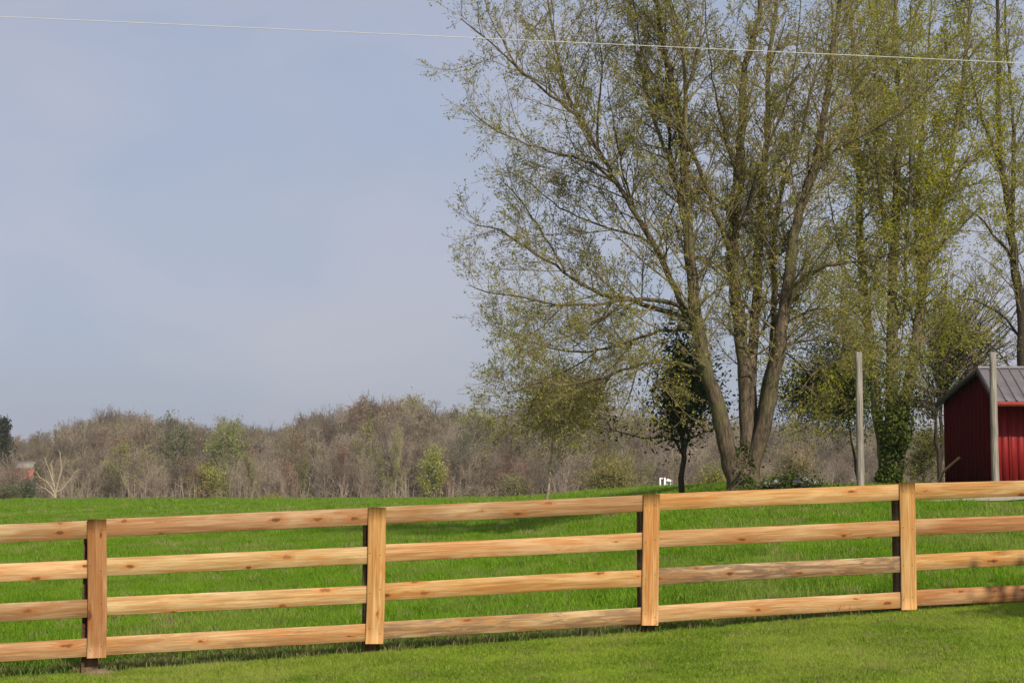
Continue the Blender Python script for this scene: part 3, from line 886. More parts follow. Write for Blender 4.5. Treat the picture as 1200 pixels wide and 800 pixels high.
ivy_patch(t2, b2, [(1045, 470, 53.6, 1.1, 1.2), (1062, 440, 53.6, 0.9, 1.2), (1030, 430, 53.6, 1.4, 1.1), (1058, 495, 53.6, 0.9, 0.9), (1040, 400, 53.6, 2.4, 2.2), (1015, 470, 53.6, 1.9, 1.5), (1075, 470, 53.6, 1.5, 1.6)], 900, 0.085, M['leaf_mid'], 8, 'trunk_shoots')

# --- third tree on the right edge
third_limbs = [
    ([(1200, 470), (1198, 420), (1197, 365), (1189, 310), (1183, 255), (1178, 217), (1172, 180), (1170, 137), (1170, 60), (1168, -40)], 12, 1.8, -0.5, 0.15),
    ([(1182, 240), (1167, 180), (1150, 137), (1141, 100), (1130, 50), (1118, -10)], 5.5, 1.2, 1.2, 0.1),
    ([(1186, 270), (1188, 180), (1184, 100), (1178, 40), (1180, -40)], 6, 1.4, 1.5, 0.15),
    ([(1190, 315), (1178, 290), (1167, 278), (1145, 252), (1120, 240)], 4, 1.0, -1.5, 0.1),
    ([(1197, 370), (1206, 300), (1214, 230), (1216, 150), (1212, 60), (1208, -40)], 8, 1.5, 0.5, 0.1),
    ([(1198, 400), (1180, 375), (1160, 360), (1135, 350), (1110, 352)], 4, 1.0, 1.0, 0.1),
    ([(1196, 350), (1215, 320), (1240, 290), (1262, 240)], 4, 1.0, -1.0, 0.1),
    ([(1198, 440), (1180, 425), (1160, 405), (1130, 400)], 3, 0.9, -1.0, 0.1),
    ([(1206, 300), (1230, 240), (1250, 160), (1262, 80)], 5, 1.2, 1.0, 0.1),
]
cfg3 = cfg_big(kids0=2.4, l1=(1.0, 3.2), kids1=4.2, kids2=6.0, leaves=3.2, rmin=0.006)
big_tree('tall_slender_tree', 'tall slender leafing tree rising behind the red shed roof at the right edge', 1202, 58.0, third_limbs,
         [(1202, 560, 20), (1202, 520, 16), (1200, 470, 14)], (M['bark_dark'], M['twig'], M['leaf_right']), cfg3, 0.10, 31, 1, None, 0.06)

# --- crown filled tree (for the smaller ones): trunk, branches into an ellipsoid, leaves
def crown_tree(name, label, px, D, base_py, trunk_top, crown, bark, leafm, nb, leafsize, leaves_n, seed, trunk_w=8, cluster=0.35, group=None, taper=0.0, branches_up=0.25, u0=0.6):
    """crown = (px centre, py centre, half width px, half height px); leaf clusters hang on real branches"""
    rs = np.random.RandomState(seed); ppm = F / D
    c = np.array(P(crown[0], crown[1], D)); rx, rz = crown[2] / ppm, crown[3] / ppm
    bx = P(px, 560, D).x; gz = ground_z(bx, D)
    base = np.array((bx, D, gz)); r = root(name, label, 'tree', loc=tuple(base), group=group)
    top = np.array(P(trunk_top[0], trunk_top[1], D)) - base
    tr = MB(); n = 10
    pts = [np.array((0, 0, -0.2)) * (1 - i / n) + top * (i / n) + (rs.normal(0, 0.03, 3) if 0 < i < n else 0) for i in range(n + 1)]
    w = trunk_w / ppm / 2
    rad = np.linspace(w, w * 0.3, n + 1); rad[0] = w * 1.35
    tr.tube(pts, rad, 9)
    link('trunk', tr.mesh('trunk', bark), r)
    br = MB(); lp = []
    cl = rs.normal(0, 1, (max(5, nb // 7), 3)); cl /= np.linalg.norm(cl, axis=1)[:, None]; cl *= rs.uniform(0.3, 1.2, len(cl))[:, None]
    for k in range(nb):
        q = cl[k % len(cl)] + rs.normal(0, 0.20, 3) if rs.rand() < 0.8 else rs.normal(0, 0.55, 3)
        tp = 1 - taper * max(-0.3, q[2])
        if taper: q[2] = max(q[2], -0.55)
        tip = c - base + q * np.array((rx * tp, rx * 0.9 * tp, rz))
        if tip[2] < 0.25: tip[2] = 0.25 + rs.rand() * 0.3
        u = rs.uniform(u0, 1.0); s = np.array(pts[int(u * n)])
        mid = (s + tip) / 2 + np.array((0, 0, branches_up * rs.uniform(-0.3, 1) * np.linalg.norm(tip - s) * 0.4)) + rs.normal(0, 0.12, 3)
        seg = [s, (s + mid) / 2 + rs.normal(0, .05, 3), mid, (mid + tip) / 2 + rs.normal(0, .05, 3), tip]
        br.tube(seg, np.linspace(w * 0.35, 0.008, 5), 4)
        for _ in range(7):
            v = rs.uniform(0.3, 1.0) * 4; i = min(int(v), 3); p = seg[i] + (seg[i + 1] - seg[i]) * (v - i)
            e = p + rs.normal(0, cluster, 3)
            br.tube([p, (p + e) / 2 + rs.normal(0, .03, 3), e], [0.012, 0.008, 0.004], 3)
            lp.append(e); lp.append((p + e) / 2)
    link('branches', br.mesh('branches', bark), r)['kind'] = 'stuff'
    lp = np.array(lp); t = Tree(seed)
    per = max(1, int(leaves_n / len(lp)))
    link('foliage', t.leaves(leafsize, per, cluster * 0.45, lp, 0.7).mesh('foliage', leafm, False), r)['kind'] = 'stuff'
    return r

crown_tree('dark_evergreen', 'dark evergreen with a thin bare trunk beneath the big maple left of its stems', 800, 50, 575, (798, 398), (797, 462, 66, 66), M['bark_dark'], M['leaf_dark'], 75, 0.11, 9000, 44, 8, 0.40, taper=0.75, u0=0.35)
crown_tree('olive_tree', 'low olive-leaved tree hanging at the left foot of the big maple crown', 637, 62, 580, (655, 445), (672, 480, 82, 34), M['bark_pale'], M['leaf_olive'], 170, 0.08, 13000, 42, 3.4, 0.62, u0=0.8)
crown_tree('green_leaf_tree', 'low green-leaved tree left of the ivy clad trunk behind the taller grey pole', 1007, 60, 575, (990, 455), (972, 448, 70, 62), M['bark_dark'], M['leaf_mid'], 200, 0.09, 15000, 43, 4, 0.6, u0=0.75)
crown_tree('budding_tree', 'pale pinkish budding tree between the yellow-green tree and the red shed', 1102, 64, 575, (1104, 400), (1128, 385, 76, 64), M['bark_dark'], M['buds_pink'], 170, 0.07, 11500, 44, 6, 0.5)
crown_tree('small_crooked_tree', 'small crooked leafless tree leaning beside the rear wall of the red shed', 1103, 53, 575, (1093, 455), (1082, 450, 34, 44), M['bark_dark'], M['leaf_olive'], 22, 0.08, 350, 45, 7, 0.35)
crown_tree('shrub_tree', 'soft olive shrub rising just beyond the field left of the thin dark trunk', 722, 130, 582, (722, 545), (720, 560, 50, 28), M['twig'], M['buds_olive'], 90, 0.15, 6500, 46, 5, 0.5)
crown_tree('shrub_tree', 'small yellowish shrub seen between the thin dark trunk and the maple trunk', 838, 110, 578, (838, 552), (840, 560, 22, 16), M['bark2'], M['leaf_lime'], 40, 0.14, 900, 47, 4, 0.35)
crown_tree('shrub_tree', 'greenish yellow shrub filling the gap between ivy clad trunk and red shed', 1082, 75, 575, (1084, 520), (1086, 535, 26, 36), M['bark2'], M['leaf_olive'], 60, 0.11, 3200, 48, 5, 0.4)
crown_tree('shrub_tree', 'brown twiggy bush just right of the big maple trunk above the stones', 930, 95, 575, (930, 540), (925, 545, 34, 22), M['twig'], M['buds_pink'], 80, 0.08, 900, 49, 4, 0.45)
# the tree whose shade falls on the lawn at the right edge stands just outside the frame
crown_tree('lawn_tree', 'young lawn tree just outside the right edge shading fence and grass', 2165, 10.4, 700, (2165, -280), (2175, -200, 200, 120), M['bark2'], M['leaf_right'], 170, 0.14, 24000, 50, 34, 0.30)

# ------------------------------------------------------------------ far wood
def far_variant(seed, H, kind):
    t = Tree(seed); rs = t.rs
    if kind == 'bare' and seed % 2:
        cx, cz = rs.uniform(0.24, 0.32) * H, rs.uniform(0.30, 0.36) * H
        pts = t.path(np.array((0, 0, -0.5)), np.array((rs.normal(0, .05), 0, 1.0)), H * 0.8, 8, 0.05, 0.02)
        t.wood.tube(pts, np.linspace(H * 0.019, 0.06, 9), 6)
        lp = []
        lob = rs.normal(0, 1, (14, 3)); lob /= np.linalg.norm(lob, axis=1)[:, None]
        for k in range(150):
            q = lob[rs.randint(14)] + rs.normal(0, 0.28, 3); q /= np.linalg.norm(q); q *= rs.uniform(0.6, 1.0) * (0.8 + 0.25 * (k % 14) / 14)
            tip = np.array((q[0] * cx, q[1] * cx, H * 0.63 + q[2] * cz))
            u = rs.randint(2, 8) if q[2] > -0.2 else rs.randint(2, 5)
            s = pts[u]
            if tip[2] < s[2] - 1.0: s = pts[max(1, u - 2)]
            mid = (s + tip) / 2 + np.array((0, 0, -0.04 * H)) + rs.normal(0, .25, 3)
            t.wood.tube([s, mid, tip], [0.085, 0.05, 0.022], 3)
            for _ in range(11):
                p = mid + (tip - mid) * rs.uniform(-0.3, 1.0); e = p + rs.normal(0, 0.55, 3) + (tip - s) / 14 + np.array((0, 0, 0.25))
                t.wood.tube([p, e], [0.03, 0.014], 3); lp.append(e)
        lf = t.leaves(0.25, 1, 0.1, lp)
    elif kind == 'bare' or kind == 'bud':
        cfg = {'levels': 4, 'leaves': 1.2 if kind == 'bare' else 3.0, 'lspread': 0.12, 'rmin': 0.022,
               0: dict(kids=1.9),
               1: dict(seg=5, wander=0.08, up=0.05, kids=1.7, sides=4, len=(H * 0.20, H * 0.46), ang=(28, 62), cup=0.22, rmax=0.12, start=0.12),
               2: dict(seg=3, wander=0.12, up=0.05, kids=2.8, sides=3, len=(H * 0.07, H * 0.17), ang=(22, 50), cup=0.15, rmax=0.05, start=0.1),
               3: dict(seg=1, wander=0.1, up=0.03, kids=0, sides=3, len=(0.6, 1.5), ang=(20, 50), cup=0.1, rmax=0.026)}
        n = 8
        pts = t.path(np.array((0, 0, -0.5)), np.array((rs.normal(0, .04), rs.normal(0, .04), 1)), H * 0.86, n, 0.045, 0.03)
        rad = np.linspace(H * 0.013, 0.04, n + 1)
        t.wood.tube(pts, rad, 6)
        t.spawn(pts, rad, H * 0.86, 0, cfg, 0.22)
        t.wood.f += [f + t.wood.n for f in t.twig.f]; t.wood.v += t.twig.v; t.wood.n += t.twig.n
        lf = t.leaves(0.27 if kind == 'bare' else 0.36, 1, 0.08)
    elif kind == 'leafy':
        pts = t.path(np.array((0, 0, -0.5)), np.array((0, 0, 1.0)), H * 0.8, 8, 0.04, 0.02)
        t.wood.tube(pts, np.linspace(H * 0.014, 0.04, 9), 6)
        lp = []
        for k in range(110):
            q = rs.normal(0, 1, 3); q /= np.linalg.norm(q); q *= rs.uniform(0.5, 1)
            tip = np.array((q[0] * H * 0.27, q[1] * H * 0.27, H * 0.63 + q[2] * H * 0.35))
            s = pts[rs.randint(3, 9)]
            t.wood.tube([s, (s + tip) / 2 + rs.normal(0, .3, 3), tip], [0.08, 0.05, 0.02], 3)
            for _ in range(7): lp.append(s + (tip - s) * rs.uniform(0.5, 1.05) + rs.normal(0, 0.4, 3))
        lf = t.leaves(0.36, 5, 0.42, lp, 0.7)
    else:   # conifer
        pts = np.array([(0, 0, -0.5), (0, 0, H)])
        t.wood.tube(pts, [H * 0.015, 0.03], 6)
        lp = []
        for z in np.linspace(H * 0.12, H * 0.97, 26):
            rr = (1 - z / H) * H * 0.24 + 0.2
            for k in range(9):
                a = rs.rand() * 6.28; e = np.array((math.cos(a) * rr, math.sin(a) * rr, z - rr * 0.25)) * np.array((1, 1, 1))
                s = np.array((0, 0, z)); t.wood.tube([s, e], [0.05, 0.02], 3)
                for _ in range(5): lp.append(s + (e - s) * rs.uniform(0.3, 1.05) + rs.normal(0, 0.18, 3))
        lf = t.leaves(0.42, 5, 0.25, lp, 0.5)
    return (t.wood.mesh('trunk', M['far_bark']), lf.mesh('crown', M['far_leaf'], False), H)

VAR = {k: [far_variant(60 + 17 * i + j * 7 + (i % 4 == 2), 16.0, k) for i in range(n)] for j, (k, n) in enumerate((('bare', 8), ('bud', 3), ('leafy', 3), ('conifer', 2)))}

SKY_X = [-200, 0, 10, 25, 45, 65, 90, 120, 150, 185, 205, 215, 240, 255, 280, 300, 330, 350, 375, 400, 425, 450, 480, 500, 515, 530, 545, 580, 600, 650, 750, 850, 940, 1000, 1100, 1400]
SKY_Y = [500, 503, 506, 508, 503, 503, 484, 478, 481, 478, 485, 491, 488, 484, 486, 494, 496, 484, 474, 474, 463, 460, 457, 462, 474, 472, 470, 472, 474, 478, 480, 483, 487, 492, 496, 500]

LAB = {'bare': 'leafless grey-brown tree standing among its like in the far wood',
       'red': 'reddish-brown budding tree among the leafless ones in the far wood',
       'bud': 'faintly olive budding tree among the leafless ones in the far wood',
       'rear': 'leafless tree of the rear row forming the top of the far wood'}
GRP = {'bare': 'leafless trees of the far wood', 'red': 'reddish budding trees of the far wood', 'bud': 'olive budding trees of the far wood', 'rear': 'rear row trees of the far wood'}
def far_tree(px, top, d, kind, color, label, group=None, name='far_tree', wide=1.0, rs=random.Random(1)):
    wood, leaf, H = rs.choice(VAR[kind])
    x = P(px, 560, d).x; g = ground_z(x, d)
    h = P(px, top, d).z - g
    s = h / (H * 0.97)
    r = link(name, None, None, label, 'tree', group, loc=(x, d, g))
    r.rotation_euler.z = rs.uniform(0, 6.28); r.scale = (s * wide, s * wide, s)
    a = link('trunk', wood, r); b = link('crown', leaf, r)
    b.color = (*color, 1); a.color = (*color, 1)
    return r

def build_wood():
    rs = random.Random(12)
    bare_cols = [(0.30, 0.215, 0.14), (0.20, 0.15, 0.115), (0.36, 0.29, 0.16), (0.19, 0.135, 0.105), (0.28, 0.255, 0.12)]
    rows = [(292, 0.50, 40), (315, 0.62, 42), (345, 0.74, 44), (380, 0.86, 44), (420, 0.96, 42), (465, 1.0, 36)]
    for ri, (d, frac, n) in enumerate(rows):
        for i in range(n):
            px = -90 + 1390 * (i + rs.uniform(0.1, 0.9)) / n
            dd = d + rs.uniform(-12, 12)
            sk = interp(px, SKY_X, SKY_Y) + abs(rs.gauss(0, 4)) + (5 if ri == 4 else 1)
            top = 588 - (588 - sk) * frac * rs.uniform(0.82, 1.0)
            if ri >= 4: top = sk + (rs.uniform(-11, 1) if rs.random() < 0.45 else rs.uniform(-3, 5))
            u = rs.random()
            if ri == 5: far_tree(px, top, dd, 'bare', rs.choice(bare_cols), LAB['rear'], GRP['rear'], 'bare_tree', rs.uniform(0.8, 1.1), rs)
            elif u < 0.62: far_tree(px, top, dd, 'bare', rs.choice(bare_cols), LAB['bare'], GRP['bare'], 'bare_tree', rs.uniform(0.8, 1.2), rs)
            elif u < 0.78: far_tree(px, top, dd, 'bud', (0.38, 0.195, 0.135), LAB['red'], GRP['red'], 'reddish_tree', rs.uniform(0.8, 1.1), rs)
            else: far_tree(px, top, dd, 'bud', (0.29, 0.31, 0.08), LAB['bud'], GRP['bud'], 'budding_tree', rs.uniform(0.8, 1.1), rs)
    # the ones that stand out
    G = (0.27, 0.33, 0.06); Y = (0.38, 0.37, 0.06); D = (0.035, 0.055, 0.025); S = (0.14, 0.17, 0.06)
    sp = [(3, 492, 330, 'conifer', D, 'dark evergreen at the left edge of the photo topping the wood', 1.2),
          (194, 480, 345, 'bud', (0.10, 0.15, 0.06), 'dark green rounded tree on the skyline of the left wood', 0.8),
          (207, 490, 330, 'leafy', S, 'mid green leafy tree just right of the dark green skyline tree', .8),
          (262, 486, 325, 'leafy', G, 'broad lime green tree left of the middle of the left wood', 0.8),
          (135, 512, 300, 'bud', (0.38, 0.38, 0.09), 'lime tinted tree low in the wood above the pale branching tree', 0.9),
          (242, 540, 290, 'leafy', Y, 'low bright yellow bush at the front of the wood', 1.3),
          (178, 520, 296, 'bud', (0.40, 0.36, 0.12), 'yellowish tree low in the left wood', 0.9),
          (297, 510, 300, 'bud', (0.40, 0.37, 0.11), 'small yellow-green tree right of the broad lime one', 0.6),
          (317, 577, 262, 'leafy', (0.42, 0.40, 0.05), 'tiny bright yellow bush at the field edge', 2.2),
          (425, 484, 330, 'bud', (0.38, 0.35, 0.10), 'olive yellow crown on the left flank of the highest wood', 0.6),
          (463, 495, 292, 'bud', (0.40, 0.40, 0.10), 'slim yellow-green tree below the highest crowns', 0.5),
          (482, 456, 440, 'leafy', Y, 'yellow-green crown at the very top of the wood', 0.7),
          (506, 518, 284, 'leafy', (0.42, 0.45, 0.07), 'bright lime tree low in the middle wood', 0.8),
          (541, 500, 320, 'bud', (0.13, 0.17, 0.07), 'dull green rounded tree above the small red roof', 0.9),
          (552, 468, 420, 'leafy', (0.34, 0.40, 0.10), 'fresh green crown on the skyline right of the highest wood', 0.8),
          (577, 478, 400, 'leafy', (0.38, 0.38, 0.09), 'olive green crown beside the left edge of the maple foliage', 0.7),
          (582, 525, 280, 'bud', (0.28, 0.12, 0.10), 'purple-red budding tree right of the small red roof', 0.9),
          (600, 550, 270, 'leafy', (0.28, 0.26, 0.09), 'low ochre bush under the left edge of the maple', 1.6),
          (635, 505, 265, 'bare', (0.4, 0.34, 0.22), 'pale slim trunked tree under the maple left side', 0.6),
          (24, 562, 262, 'leafy', (0.05, 0.11, 0.04), 'dark green rounded bush in front of the red roof at far left', 1.9),
          (553, 566, 262, 'leafy', (0.30, 0.25, 0.15), 'tan bush hiding the foot of the small barn in the middle wood', 1.8),
          (14, 520, 285, 'bare', (0.3, 0.22, 0.15), 'leafless tree standing before the red roofed house at the far left', 0.9),
          (8, 566, 255, 'leafy', (0.20, 0.19, 0.08), 'low dull yellow bush at the left edge of the field', 2.2),
          (843, 540, 240, 'leafy', (0.28, 0.28, 0.09), 'pale yellow-green tree seen between evergreen trunk and maple trunk', 0.9),
          (905, 545, 230, 'leafy', (0.28, 0.25, 0.10), 'ochre bush seen right of the maple trunk', 1.5),
          (340, 500, 320, 'bud', (0.34, 0.22, 0.09), 'orange tinted budding tree left of the highest wood', 0.8)]
    for (px, top, d, kind, c, lab, wd) in sp: far_tree(px, top, d, kind, c, lab, None, 'bush' if top > 530 else ('conifer' if kind == 'conifer' else 'leafy_tree'), wd, rs)
    # undergrowth: thousands of thin saplings at the edge of the wood
    r2 = np.random.RandomState(5)
    mb = MB(); n = 6500
    d = r2.uniform(262, 420, n); px = r2.uniform(-110, 1320, n)
    lp = []
    for i in range(n):
        x = (px[i] - 600) / F * d[i]; g = ground_z(x, d[i])
        h = r2.uniform(2.0, 8.5) * (0.6 + 0.5 * math.sin(px[i] * 0.05) ** 2)
        l = r2.normal(0, 0.12, 2) * h
        w = r2.uniform(0.03, 0.11)
        mb.tube([(x, d[i], g - 0.3), (x + l[0] * 0.4, d[i] + l[1] * 0.4, g + h * 0.5), (x + l[0], d[i] + l[1], g + h)], [w, w * 0.7, 0.015], 3)
        for _ in range(3):
            u = r2.uniform(0.3, 0.95); s = np.array((x + l[0] * u, d[i] + l[1] * u, g + h * u))
            e = s + np.array((r2.normal(0, .7), r2.normal(0, .7), r2.uniform(0.3, 1.4)))
            mb.tube([s, e], [w * 0.5, 0.012], 3); lp.append(e)
    lf = Tree(9).leaves(0.3, 1, 0.3, lp)
    o = link('undergrowth', mb.mesh('undergrowth', M['far_bark']), kind='stuff')
    o['label'] = 'tangle of thin grey saplings filling the foot of the far wood'; o['category'] = 'undergrowth'
    o2 = link('undergrowth_buds', lf.mesh('undergrowth_buds', M['far_leaf'], False), o, kind='stuff'); o2.color = (0.26, 0.21, 0.14, 1)
build_wood()

def gn_scatter_trees():
    """the many trees past the first three hundred: one object of instances"""
    rs = np.random.RandomState(31); pts, sc = [], []
    for _ in range(1500):
        px = rs.uniform(-160, 1380); d = rs.uniform(300, 600) ** 1.0
        x = (px - 600) / F * d; g = ground_z(x, d)
        sk = interp(px, SKY_X, SKY_Y) + rs.normal(0, 4) + 1
        fr = min(1.0, 0.55 + (d - 300) / 230.0)
        top = 590 - (590 - sk) * fr * rs.uniform(0.8, 1.0)
        h = P(px, top, d).z - g
        if h < 2.5: continue
        pts.append((x, d, g)); sc.append(h / 15.6)
    return pts, sc

def build_mass():
    pts, sc = gn_scatter_trees()
    crowns = []
    for (w, l, H) in VAR['bare'] + VAR['bud'][:2]:
        wv = np.empty(len(w.vertices) * 3, dtype=np.float32); w.vertices.foreach_get('co', wv)
        lv = np.empty(len(l.vertices) * 3, dtype=np.float32); l.vertices.foreach_get('co', lv)
        mb = MB()
        fw = np.array([p.vertices[:] for p in w.polygons if len(p.vertices) == 4], dtype=np.int32)
        fl = np.array([p.vertices[:] for p in l.polygons], dtype=np.int32)
        mb.add(wv.reshape(-1, 3), fw); mb.add(lv.reshape(-1, 3), fl)
        me = mb.mesh('mass_tree', [M['far_bark'], M['mass_leaf']], False)
        mi = np.zeros(len(me.polygons), dtype=np.int32); mi[len(fw):] = 1
        me.polygons.foreach_set('material_index', mi)
        crowns.append(me)
    o = scatter('wood_mass', 'dense brown-grey leafless woodland behind the first rows of far trees', pts, sc, crowns)
    o['category'] = 'woodland'
build_mass()

# the pale branching tree standing before the wood
def pale_tree():
    D = 245.0; t = Tree(77); ppm = F / D
    bx = P(65, 560, D).x; gz = ground_z(bx, D); base = np.array((bx, D, gz))
    r = root('pale_tree', 'pale cream leafless tree spreading low before the left wood', 'tree', loc=tuple(base))
    cfg = {'levels': 3, 'leaves': 0, 'lspread': 0.1, 'rmin': 0.02, 0: dict(kids=1.1),
           1: dict(seg=4, wander=0.1, up=0.05, kids=1.5, sides=4, len=(1.2, 3.0), ang=(25, 50), cup=0.2, rmax=0.06, start=0.2),
           2: dict(seg=2, wander=0.1, up=0.04, kids=0, sides=3, len=(0.5, 1.3), ang=(20, 50), cup=0.1, rmax=0.03)}
    tr = MB(); tr.tube([(0, 0, -0.5), (0, 0, P(65, 578, D).z - gz)], [0.26, 0.22], 8)
    link('trunk', tr.mesh('trunk', M['bark_pale']), r)
    for px in ([(65, 582), (64, 572), (60, 558), (56, 546), (52, 536)], [(65, 580), (68, 566), (72, 552), (71, 538), (70, 528)],
               [(64, 582), (60, 578), (54, 573), (47, 570)], [(66, 576), (74, 572), (82, 562), (90, 550)],
               [(64, 570), (61, 560), (61, 550), (60, 540)], [(64, 578), (57, 566), (48, 560), (42, 552)]):
        pts = [np.array(P(x, y, D)) - base for x, y in px]
        t.traced(pts, np.linspace(0.13, 0.04, len(pts)), cfg, None, 0.2, 6, 1.0)
    link('branches', t.wood.mesh('branches', M['bark_pale']), r)
    link('twigs', t.twig.mesh('twigs', M['bark_pale']), r)['kind'] = 'stuff'
pale_tree()

# ------------------------------------------------------------------ red shed
def build_shed():
    D1 = 45.0
    x0 = P(1163.5, 500, D1).x                      # gable plane
    ze = P(1163, 472, D1).z; gz = ground_z(x0, D1) - 0.15
    D2 = 50.1
    yr = 45.9; zr = P(1157, 433, yr).z
    zb = P(1105, 470, D2).z
    L = 5.2
    r = root('red_shed', 'red board shed with grey metal roof at the right edge behind the fence', 'shed', loc=(x0, D1, gz))
    def loc(o): return o
    # gable end: backing wall plus many narrow boards joined
    H = ze - gz; Hr = zr - gz; Hb = zb - gz
    def top_at(y):                                 # y measured from the front face
        yy = yr - D1
        return H + (Hr - H) * y / yy if y < yy else Hr + (Hb - Hr) * (y - yy) / (D2 - D1 - yy)
    mb = MB(); n = 26; W = D2 - D1
    for i in range(n):
        a, b = W * i / n + 0.004, W * (i + 1) / n - 0.004
        p = 0.0 if i % 2 else 0.012
        cuts = [a, b] if not (a < yr - D1 < b) else [a, yr - D1, b]
        for u, v in zip(cuts[:-1], cuts[1:]):
            vs = [(-p, u, 0), (-p, v, 0), (-p, v, top_at(v) - 0.05), (-p, u, top_at(u) - 0.05),
                  (0.05, u, 0), (0.05, v, 0), (0.05, v, top_at(v) - 0.05), (0.05, u, top_at(u) - 0.05)]
            mb.add(vs, [(0, 3, 2, 1), (4, 5, 6, 7), (0, 1, 5, 4), (3, 7, 6, 2), (0, 4, 7, 3), (1, 2, 6, 5)])
    link('gable_wall', mb.mesh('gable_wall', M['red_shade'], False), r)['label'] = 'red gable wall with shade put into its colour'
    bk = MB(); bk.poly([(0.06, 0.02, 0), (0.06, W - 0.02, 0), (0.06, W - 0.02, Hb - 0.1), (0.06, yr - D1, Hr - 0.1), (0.06, 0.02, H - 0.1)], [(0, 1, 2, 3, 4)])
    bk.poly([(L, 0.02, 0), (L, W, 0), (L, W, Hb - 0.1), (L, yr - D1, Hr - 0.1), (L, 0.02, H - 0.1)], [(4, 3, 2, 1, 0)])
    bk.box(0.07, L, W - 0.05, W, 0, Hb - 0.1)
    bk.box(0.07, L, 0.045, 0.07, 0, H - 0.05)
    link('wall', bk.mesh('wall', M['red_shade'], False), r)
    # front wall boards
    bw = 0.21
    k = int((L - 0.05) / bw)
    door = (7, 12)
    me_mb = MB(); me_mb.box(0, bw - 0.008, 0, 0.03, 0, H - 0.04); me = me_mb.mesh('wall_board', M['red'], False)
    bt = MB(); bt.box(0, 0.045, -0.018, 0, 0, H - 0.05); bm = bt.mesh('batten', M['red'], False)
    for i in range(k):
        link('wall_board', me, r, loc=(0.012 + i * bw, 0.005 + (0.004 if i % 2 else 0), 0))
        if i % 2 == 0: link('batten', bm, r, loc=(0.012 + i * bw - 0.02 + (0.03 if i == 0 else 0), 0.004, 0))
    # roof: front slope panels, rear slope panels
    oh = 0.62                                       # eave overhang towards the viewer
    sl = (Hr - H) / (yr - D1)
    ye = -0.72; z_e = H - 0.02
    yri = yr - D1
    pw = 0.27; npn = int((L + 0.3) / pw)
    def panel(ya, za, yb, zb_, name):
        m = MB(); th = 0.03
        prof = [(0, 0), (0.012, 0.035), (0.035, 0.035), (0.047, 0), (pw - 0.004, 0)]
        vs = []
        for (x, h) in prof:
            for (y, z) in ((ya, za), (yb, zb_)):
                vs.append((x, y, z + h + th))
        for (x, h) in ((pw - 0.004, 0), (0, 0)):
            for (y, z) in ((ya, za), (yb, zb_)): vs.append((x, y, z))
        nn = len(vs) // 2
        fs = [(2 * i, 2 * ((i + 1) % nn), 2 * ((i + 1) % nn) + 1, 2 * i + 1) for i in range(nn)]
        m.add(vs, fs)
        return m.mesh(name, M['metal_roof'], False)
    pf = panel(ye, z_e, yri, Hr, 'roof_panel'); pb = panel(yri + 0.002, Hr, W + 0.35, Hb - 0.08, 'rear_roof_panel')
    for i in range(npn):
        link('roof_panel', pf, r, loc=(-0.12 + i * pw, 0, 0)); link('rear_roof_panel', pb, r, loc=(-0.12 + i * pw, 0, 0))
    rc = MB(); rc.tube([(-0.12, yri, Hr + 0.05), (L + 0.15, yri, Hr + 0.05)], [0.05, 0.05], 8, True)
    link('ridge_cap', rc.mesh('ridge_cap', M['metal_roof']), r)
    fa = MB(); fa.box(-0.13, L + 0.15, ye - 0.035, ye - 0.005, z_e - 0.10, z_e + 0.02)
    link('fascia', fa.mesh('fascia', M['red_trim'], False), r)['label'] = 'bright red eave fascia'
    so = MB(); so.box(-0.10, L + 0.1, ye + 0.0, 0.0, z_e - 0.05, z_e - 0.025)
    link('soffit', so.mesh('soffit', M['red_shade'], False), r)
    # dark rake boards along the gable
    rk = MB()
    def rake(ya, za, yb, zb_):
        vs = []
        for y, z in ((ya, za), (yb, zb_)):
            for x in (-0.165, -0.125):
                for dz in (-0.10, 0.05): vs.append((x, y, z + dz))
        rk.add(vs, [(0, 1, 3, 2), (4, 6, 7, 5), (0, 2, 6, 4), (1, 5, 7, 3), (0, 4, 5, 1), (2, 3, 7, 6)])
    rake(ye, z_e, yri, Hr); rake(yri + 0.002, Hr, W + 0.36, Hb - 0.09)
    link('rake_board', rk.mesh('rake_board', M['dark_trim'], False), r)
    dk = MB()                                       # plank door with rails and a dark latch at the right
    dk.box(1.25, 2.15, -0.045, -0.02, 0.02, 1.9)
    d = link('door', dk.mesh('door', M['red'], False), r)
    dl = MB(); dl.box(1.28, 2.12, -0.065, -0.047, 0.35, 0.47); dl.box(1.28, 2.12, -0.065, -0.047, 1.45, 1.57)
    link('door_rail', dl.mesh('door_rail', M['red'], False), d)
    dh = MB(); dh.tube([(1.36, -0.09, 0.75), (1.36, -0.09, 1.15)], [0.025, 0.025], 6, True); dh.tube([(1.36, -0.05, 0.95), (1.36, -0.09, 0.95)], [0.02, 0.02], 5)
    link('handle', dh.mesh('handle', M['dark_trim']), d)
    # stick leaning on the gable end
    a = P(1111, 566, 48.8); b = P(1119, 544, 48.2)
    s = MB()
    fx = x0 - 0.10
    s.tube([(fx - 0.55, a.y, gz + 0.1), (fx - 0.3, a.y - 0.1, gz + 0.7), (x0 - 0.05, b.y, gz + 1.1)], [0.045, 0.042, 0.035], 7, True)
    link('leaning_stick', s.mesh('leaning_stick', M['stick']), None, 'tan stick leaning on the dark gable wall of the red shed', 'stick')
build_shed()

